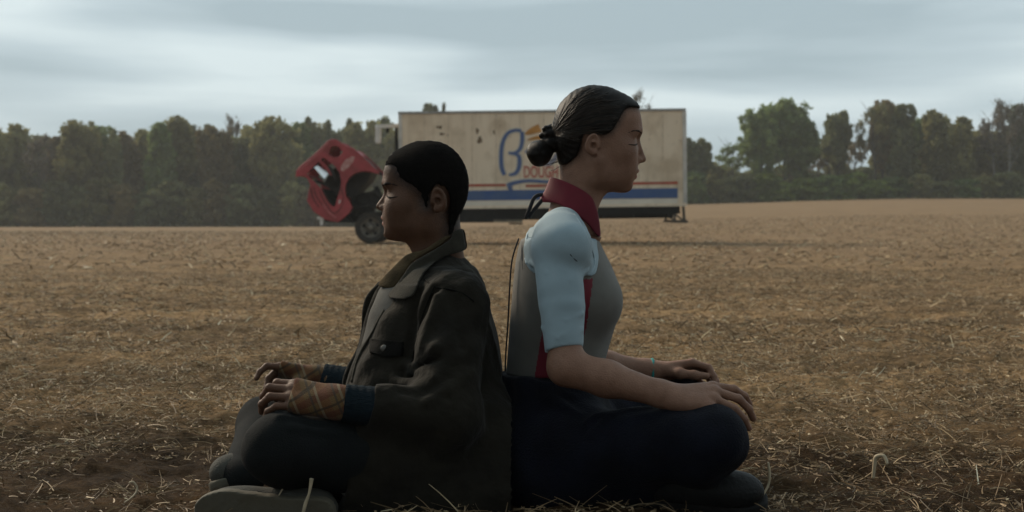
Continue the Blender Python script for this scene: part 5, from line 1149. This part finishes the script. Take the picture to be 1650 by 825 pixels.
drape_line('sleeve_seam', vj, [(700, 462), (688, 490), (676, 525), (668, 560), (662, 590)], .0020, jk_d, jacket, .0002)
patch('pocket_flap', vj, (598, 545), (650, 551), (649, 573), (596, 567), jk_d, jacket)
bt = mat('dull_metal_button', (.20, .19, .17), .45, .15, 30, metal=.6)
for (x, y) in ((619, 561), (631, 474), (556, 792)):
    p = surf(vj, x, y)
    if p is not None:
        V, F = tube([p + (0, -.001, 0), p + (0, -.0055, 0), p + (0, -.0065, 0)], [.0075, .0075, .004], 14); link('button', npmesh('button', V, F), bt, jacket)
# far lapel edge and blue inner cuffs
cuff_m = mat('blue_knit_cuff', (.012, .020, .026), .9, .2, 30, .6, 300, spec=.1, stretch=(.2, 1, 1))
for s_, E_, W_ in ((-1, ELn, WRn), (1, ELf, WRf)):
    v = Vol(np.minimum(E_, W_) - .07, np.maximum(E_, W_) + .07, .003); a, b = E_ + (W_ - E_) * .55, E_ + (W_ - E_) * .93
    v.cap(a, b, .042, .0385, .01); d = rownorm(W_ - E_); q = E_ + (W_ - E_) * .96; trim(v, q, d, (-9, -9, -9), (9, 9, 9)); v.cap(q - d * .03, q + d * .1, .0305, .0305, .003, 's')
    sl, X, Yy, Z = v.sl(v.lo - 1, v.lo + 9); v.D += (.0007 * np.sin(((X - q[0]) * d[0] + (Yy - q[1]) * d[1] + (Z - q[2]) * d[2]) * 420) + folds(X, Yy, Z, .0022, 90, 4)).astype(np.float32)
    link('cuff', v.mesh('cuff'), cuff_m, jacket)
# plaid fingerless gloves
pm = bpy.data.materials.new('orange_plaid_wool'); pm.use_nodes = True; n = pm.node_tree.nodes; l = pm.node_tree.links; b = n['Principled BSDF']; b.inputs['Roughness'].default_value = .95; b.inputs['Sheen Weight'].default_value = .1; b.inputs['Specular IOR Level'].default_value = .1
g = n.new('ShaderNodeNewGeometry')
def bands(dirv, sc_, off, lo_, hi_):
    d = n.new('ShaderNodeVectorMath'); d.operation = 'DOT_PRODUCT'; d.inputs[1].default_value = dirv; l.new(g.outputs['Position'], d.inputs[0])
    m_ = n.new('ShaderNodeMath'); m_.operation = 'MULTIPLY_ADD'; m_.inputs[1].default_value = sc_; m_.inputs[2].default_value = off; l.new(d.outputs['Value'], m_.inputs[0])
    f = n.new('ShaderNodeMath'); f.operation = 'FRACT'; l.new(m_.outputs[0], f.inputs[0]); r = n.new('ShaderNodeMath'); r.operation = 'LESS_THAN'; r.inputs[1].default_value = hi_; l.new(f.outputs[0], r.inputs[0]); return r
def over(src, mask, col_, fac=1.0):
    m_ = n.new('ShaderNodeMath'); m_.operation = 'MULTIPLY'; m_.inputs[1].default_value = fac; l.new(mask.outputs[0], m_.inputs[0]); x = n.new('ShaderNodeMixRGB'); l.new(m_.outputs[0], x.inputs[0]); x.inputs[2].default_value = (*col_, 1)
    if isinstance(src, tuple): x.inputs[1].default_value = (*src, 1)
    else: l.new(src.outputs[0], x.inputs[1])
    return x
q = over((.135, .062, .027), bands((.92, .1, .38), 22, .1, 0, .45), (.13, .085, .036), .7); q = over(q, bands((-.38, -.3, .92), 26, .35, 0, .35), (.09, .028, .018), .6)
q = over(q, bands((.92, .1, .38), 22, .62, 0, .11), (.21, .165, .10), .7); q = over(q, bands((-.38, -.3, .92), 26, .80, 0, .12), (.035, .027, .02), .7); q = over(q, bands((.92, .1, .38), 22, .88, 0, .10), (.05, .04, .03), .7)
l.new(q.outputs[0], b.inputs['Base Color'])
nb = n.new('ShaderNodeTexNoise'); nb.inputs['Scale'].default_value = 500; l.new(g.outputs['Position'], nb.inputs[0]); bp = n.new('ShaderNodeBump'); bp.inputs['Strength'].default_value = .6; bp.inputs['Distance'].default_value = .004; l.new(nb.outputs['Fac'], bp.inputs['Height']); l.new(bp.outputs[0], b.inputs['Normal'])
for W_, K_, s_, n_h, E_ in ((WRn, KNn, s1, n1, ELn), (WRf, KNf, s2, n2, ELf)):
    v = Vol(np.minimum(W_, K_) - .08, np.maximum(W_, K_) + .08, .0025); f = rownorm(K_ - W_); sd_ = rownorm(np.array(s_) - f * (np.array(s_) @ f)); nm = np.array(n_h, float); nm = rownorm(nm - f * (nm @ f) - sd_ * (nm @ sd_))
    for i in range(4): kp = K_ + sd_ * (-.030, -.0105, .010, .029)[i]; v.cap(W_ + sd_ * (-.030, -.0105, .010, .029)[i] * .55, kp + f * .01, .0190, .0140, .018)
    v.cap(W_ + sd_ * .012 + f * .02 + nm * .006, K_ + sd_ * .02 + nm * .004 - f * .02, .0175, .0155, .014); v.cap(W_ + f * .018 - sd_ * .020 + nm * .008, W_ + f * .04 - sd_ * .034 + nm * .03, .019, .017, .012)
    v.cap(W_ - rownorm(W_ - E_) * .05, W_, .030, .031, .02); trim(v, K_ + f * .002, f, (-9, -9, -9), (9, 9, 9))
    add_folds(v, v.lo - 1, v.lo + 9, .0018, 110, 12)
    link('glove', v.mesh('glove'), pm, Lp)
    v2 = Vol(W_ - .07, W_ + .07, .0025); d = rownorm(W_ - E_)       # loose ragged wrist band
    v2.cap(W_ - d * .030, W_ - d * .004, .0355, .0335, .004); trim(v2, W_, d, (-9, -9, -9), (9, 9, 9)); trim(v2, W_ - d * .028, -d, (-9, -9, -9), (9, 9, 9))
    add_folds(v2, v2.lo - 1, v2.lo + 9, .0045, 120, 3); link('glove_band', v2.mesh('glove_band'), pm, Lp)
# trousers
print('trousers L')
jean = mat('faded_dark_jeans', (.011, .0125, .013), .9, .25, 9, .4, 350, spec=.12, col2=(.008, .009, .009))
vp = Vol((P(372, 0, 3.4)[0] - .03, 2.66, -.03), (P(822, 0, 3.1)[0], 3.50, P(0, 610, 3.1)[2]), .005)
for H_, K_, A_, s_ in ((HPn, KNEEn, ANn, 0), (HPf, KNEEf, ANf, 1)): vp.cap(H_, K_, .105, .068, .05); vp.cap(K_, K_ + (A_ - K_) * 1.0, .064, .048, .03)
vp.ell(P(700, 745, 3.1), (.14, .20, .11), .06); vp.ell(P(560, 765, 3.1), (.13, .22, .06), .06)
add_folds(vp, vp.lo - 1, vp.lo + 9, .0055, 55, 12, (1, 1, .8))
for (a, b, r, md) in (((384, 662), (412, 680), .007, 'u'), ((470, 690), (545, 700), .007, 'u'), ((450, 672), (540, 684), .006, 'u'), ((420, 740), (400, 700), .005, 'u')):
    pa, pb = surf(vp, *a), surf(vp, *b)
    if pa is not None and pb is not None: vp.cap(pa, pb, r, r * .5, .012, md)
trim(vp, (0, 0, -.012), (0, 0, -1), (-9, -9, -9), (9, 9, 9))
link('trousers', vp.mesh('trousers'), jean, Lp)
canvas_m = mat('grey_canvas_shoe', (.07, .066, .054), .85, .2, 15, .4, 300); sole_m = mat('dirty_tan_rubber', (.095, .085, .062), .8, .3, 12, .3, 60, col2=(.09, .075, .05))
shoe('shoe', 432, 826, 2.79, (-1, .12, .0), (0, .995, .10), canvas_m, sole_m, Lp, .28)
shoe('shoe', 403, 768, 3.13, (-.45, -.88, .05), (-.35, 0, 1), canvas_m, sole_m, Lp, .24)
# ------------------------------------------------------------------ thin damp air over the field
bm = bmesh.new(); bm_box(bm, (0, 178, 11), (560, 500, 30))
hz = link('haze', bm_mesh('haze', bm), None)
hm = bpy.data.materials.new('damp_air'); hm.use_nodes = True; hn = hm.node_tree.nodes; hn.remove(hn['Principled BSDF'])
pv = hn.new('ShaderNodeVolumePrincipled'); pv.inputs['Color'].default_value = (.86, .86, .84, 1); pv.inputs['Density'].default_value = .0006; pv.inputs['Anisotropy'].default_value = .2
hm.node_tree.links.new(pv.outputs[0], hn['Material Output'].inputs['Volume']); hz.data.materials.append(hm); tag(hz, kind='stuff')
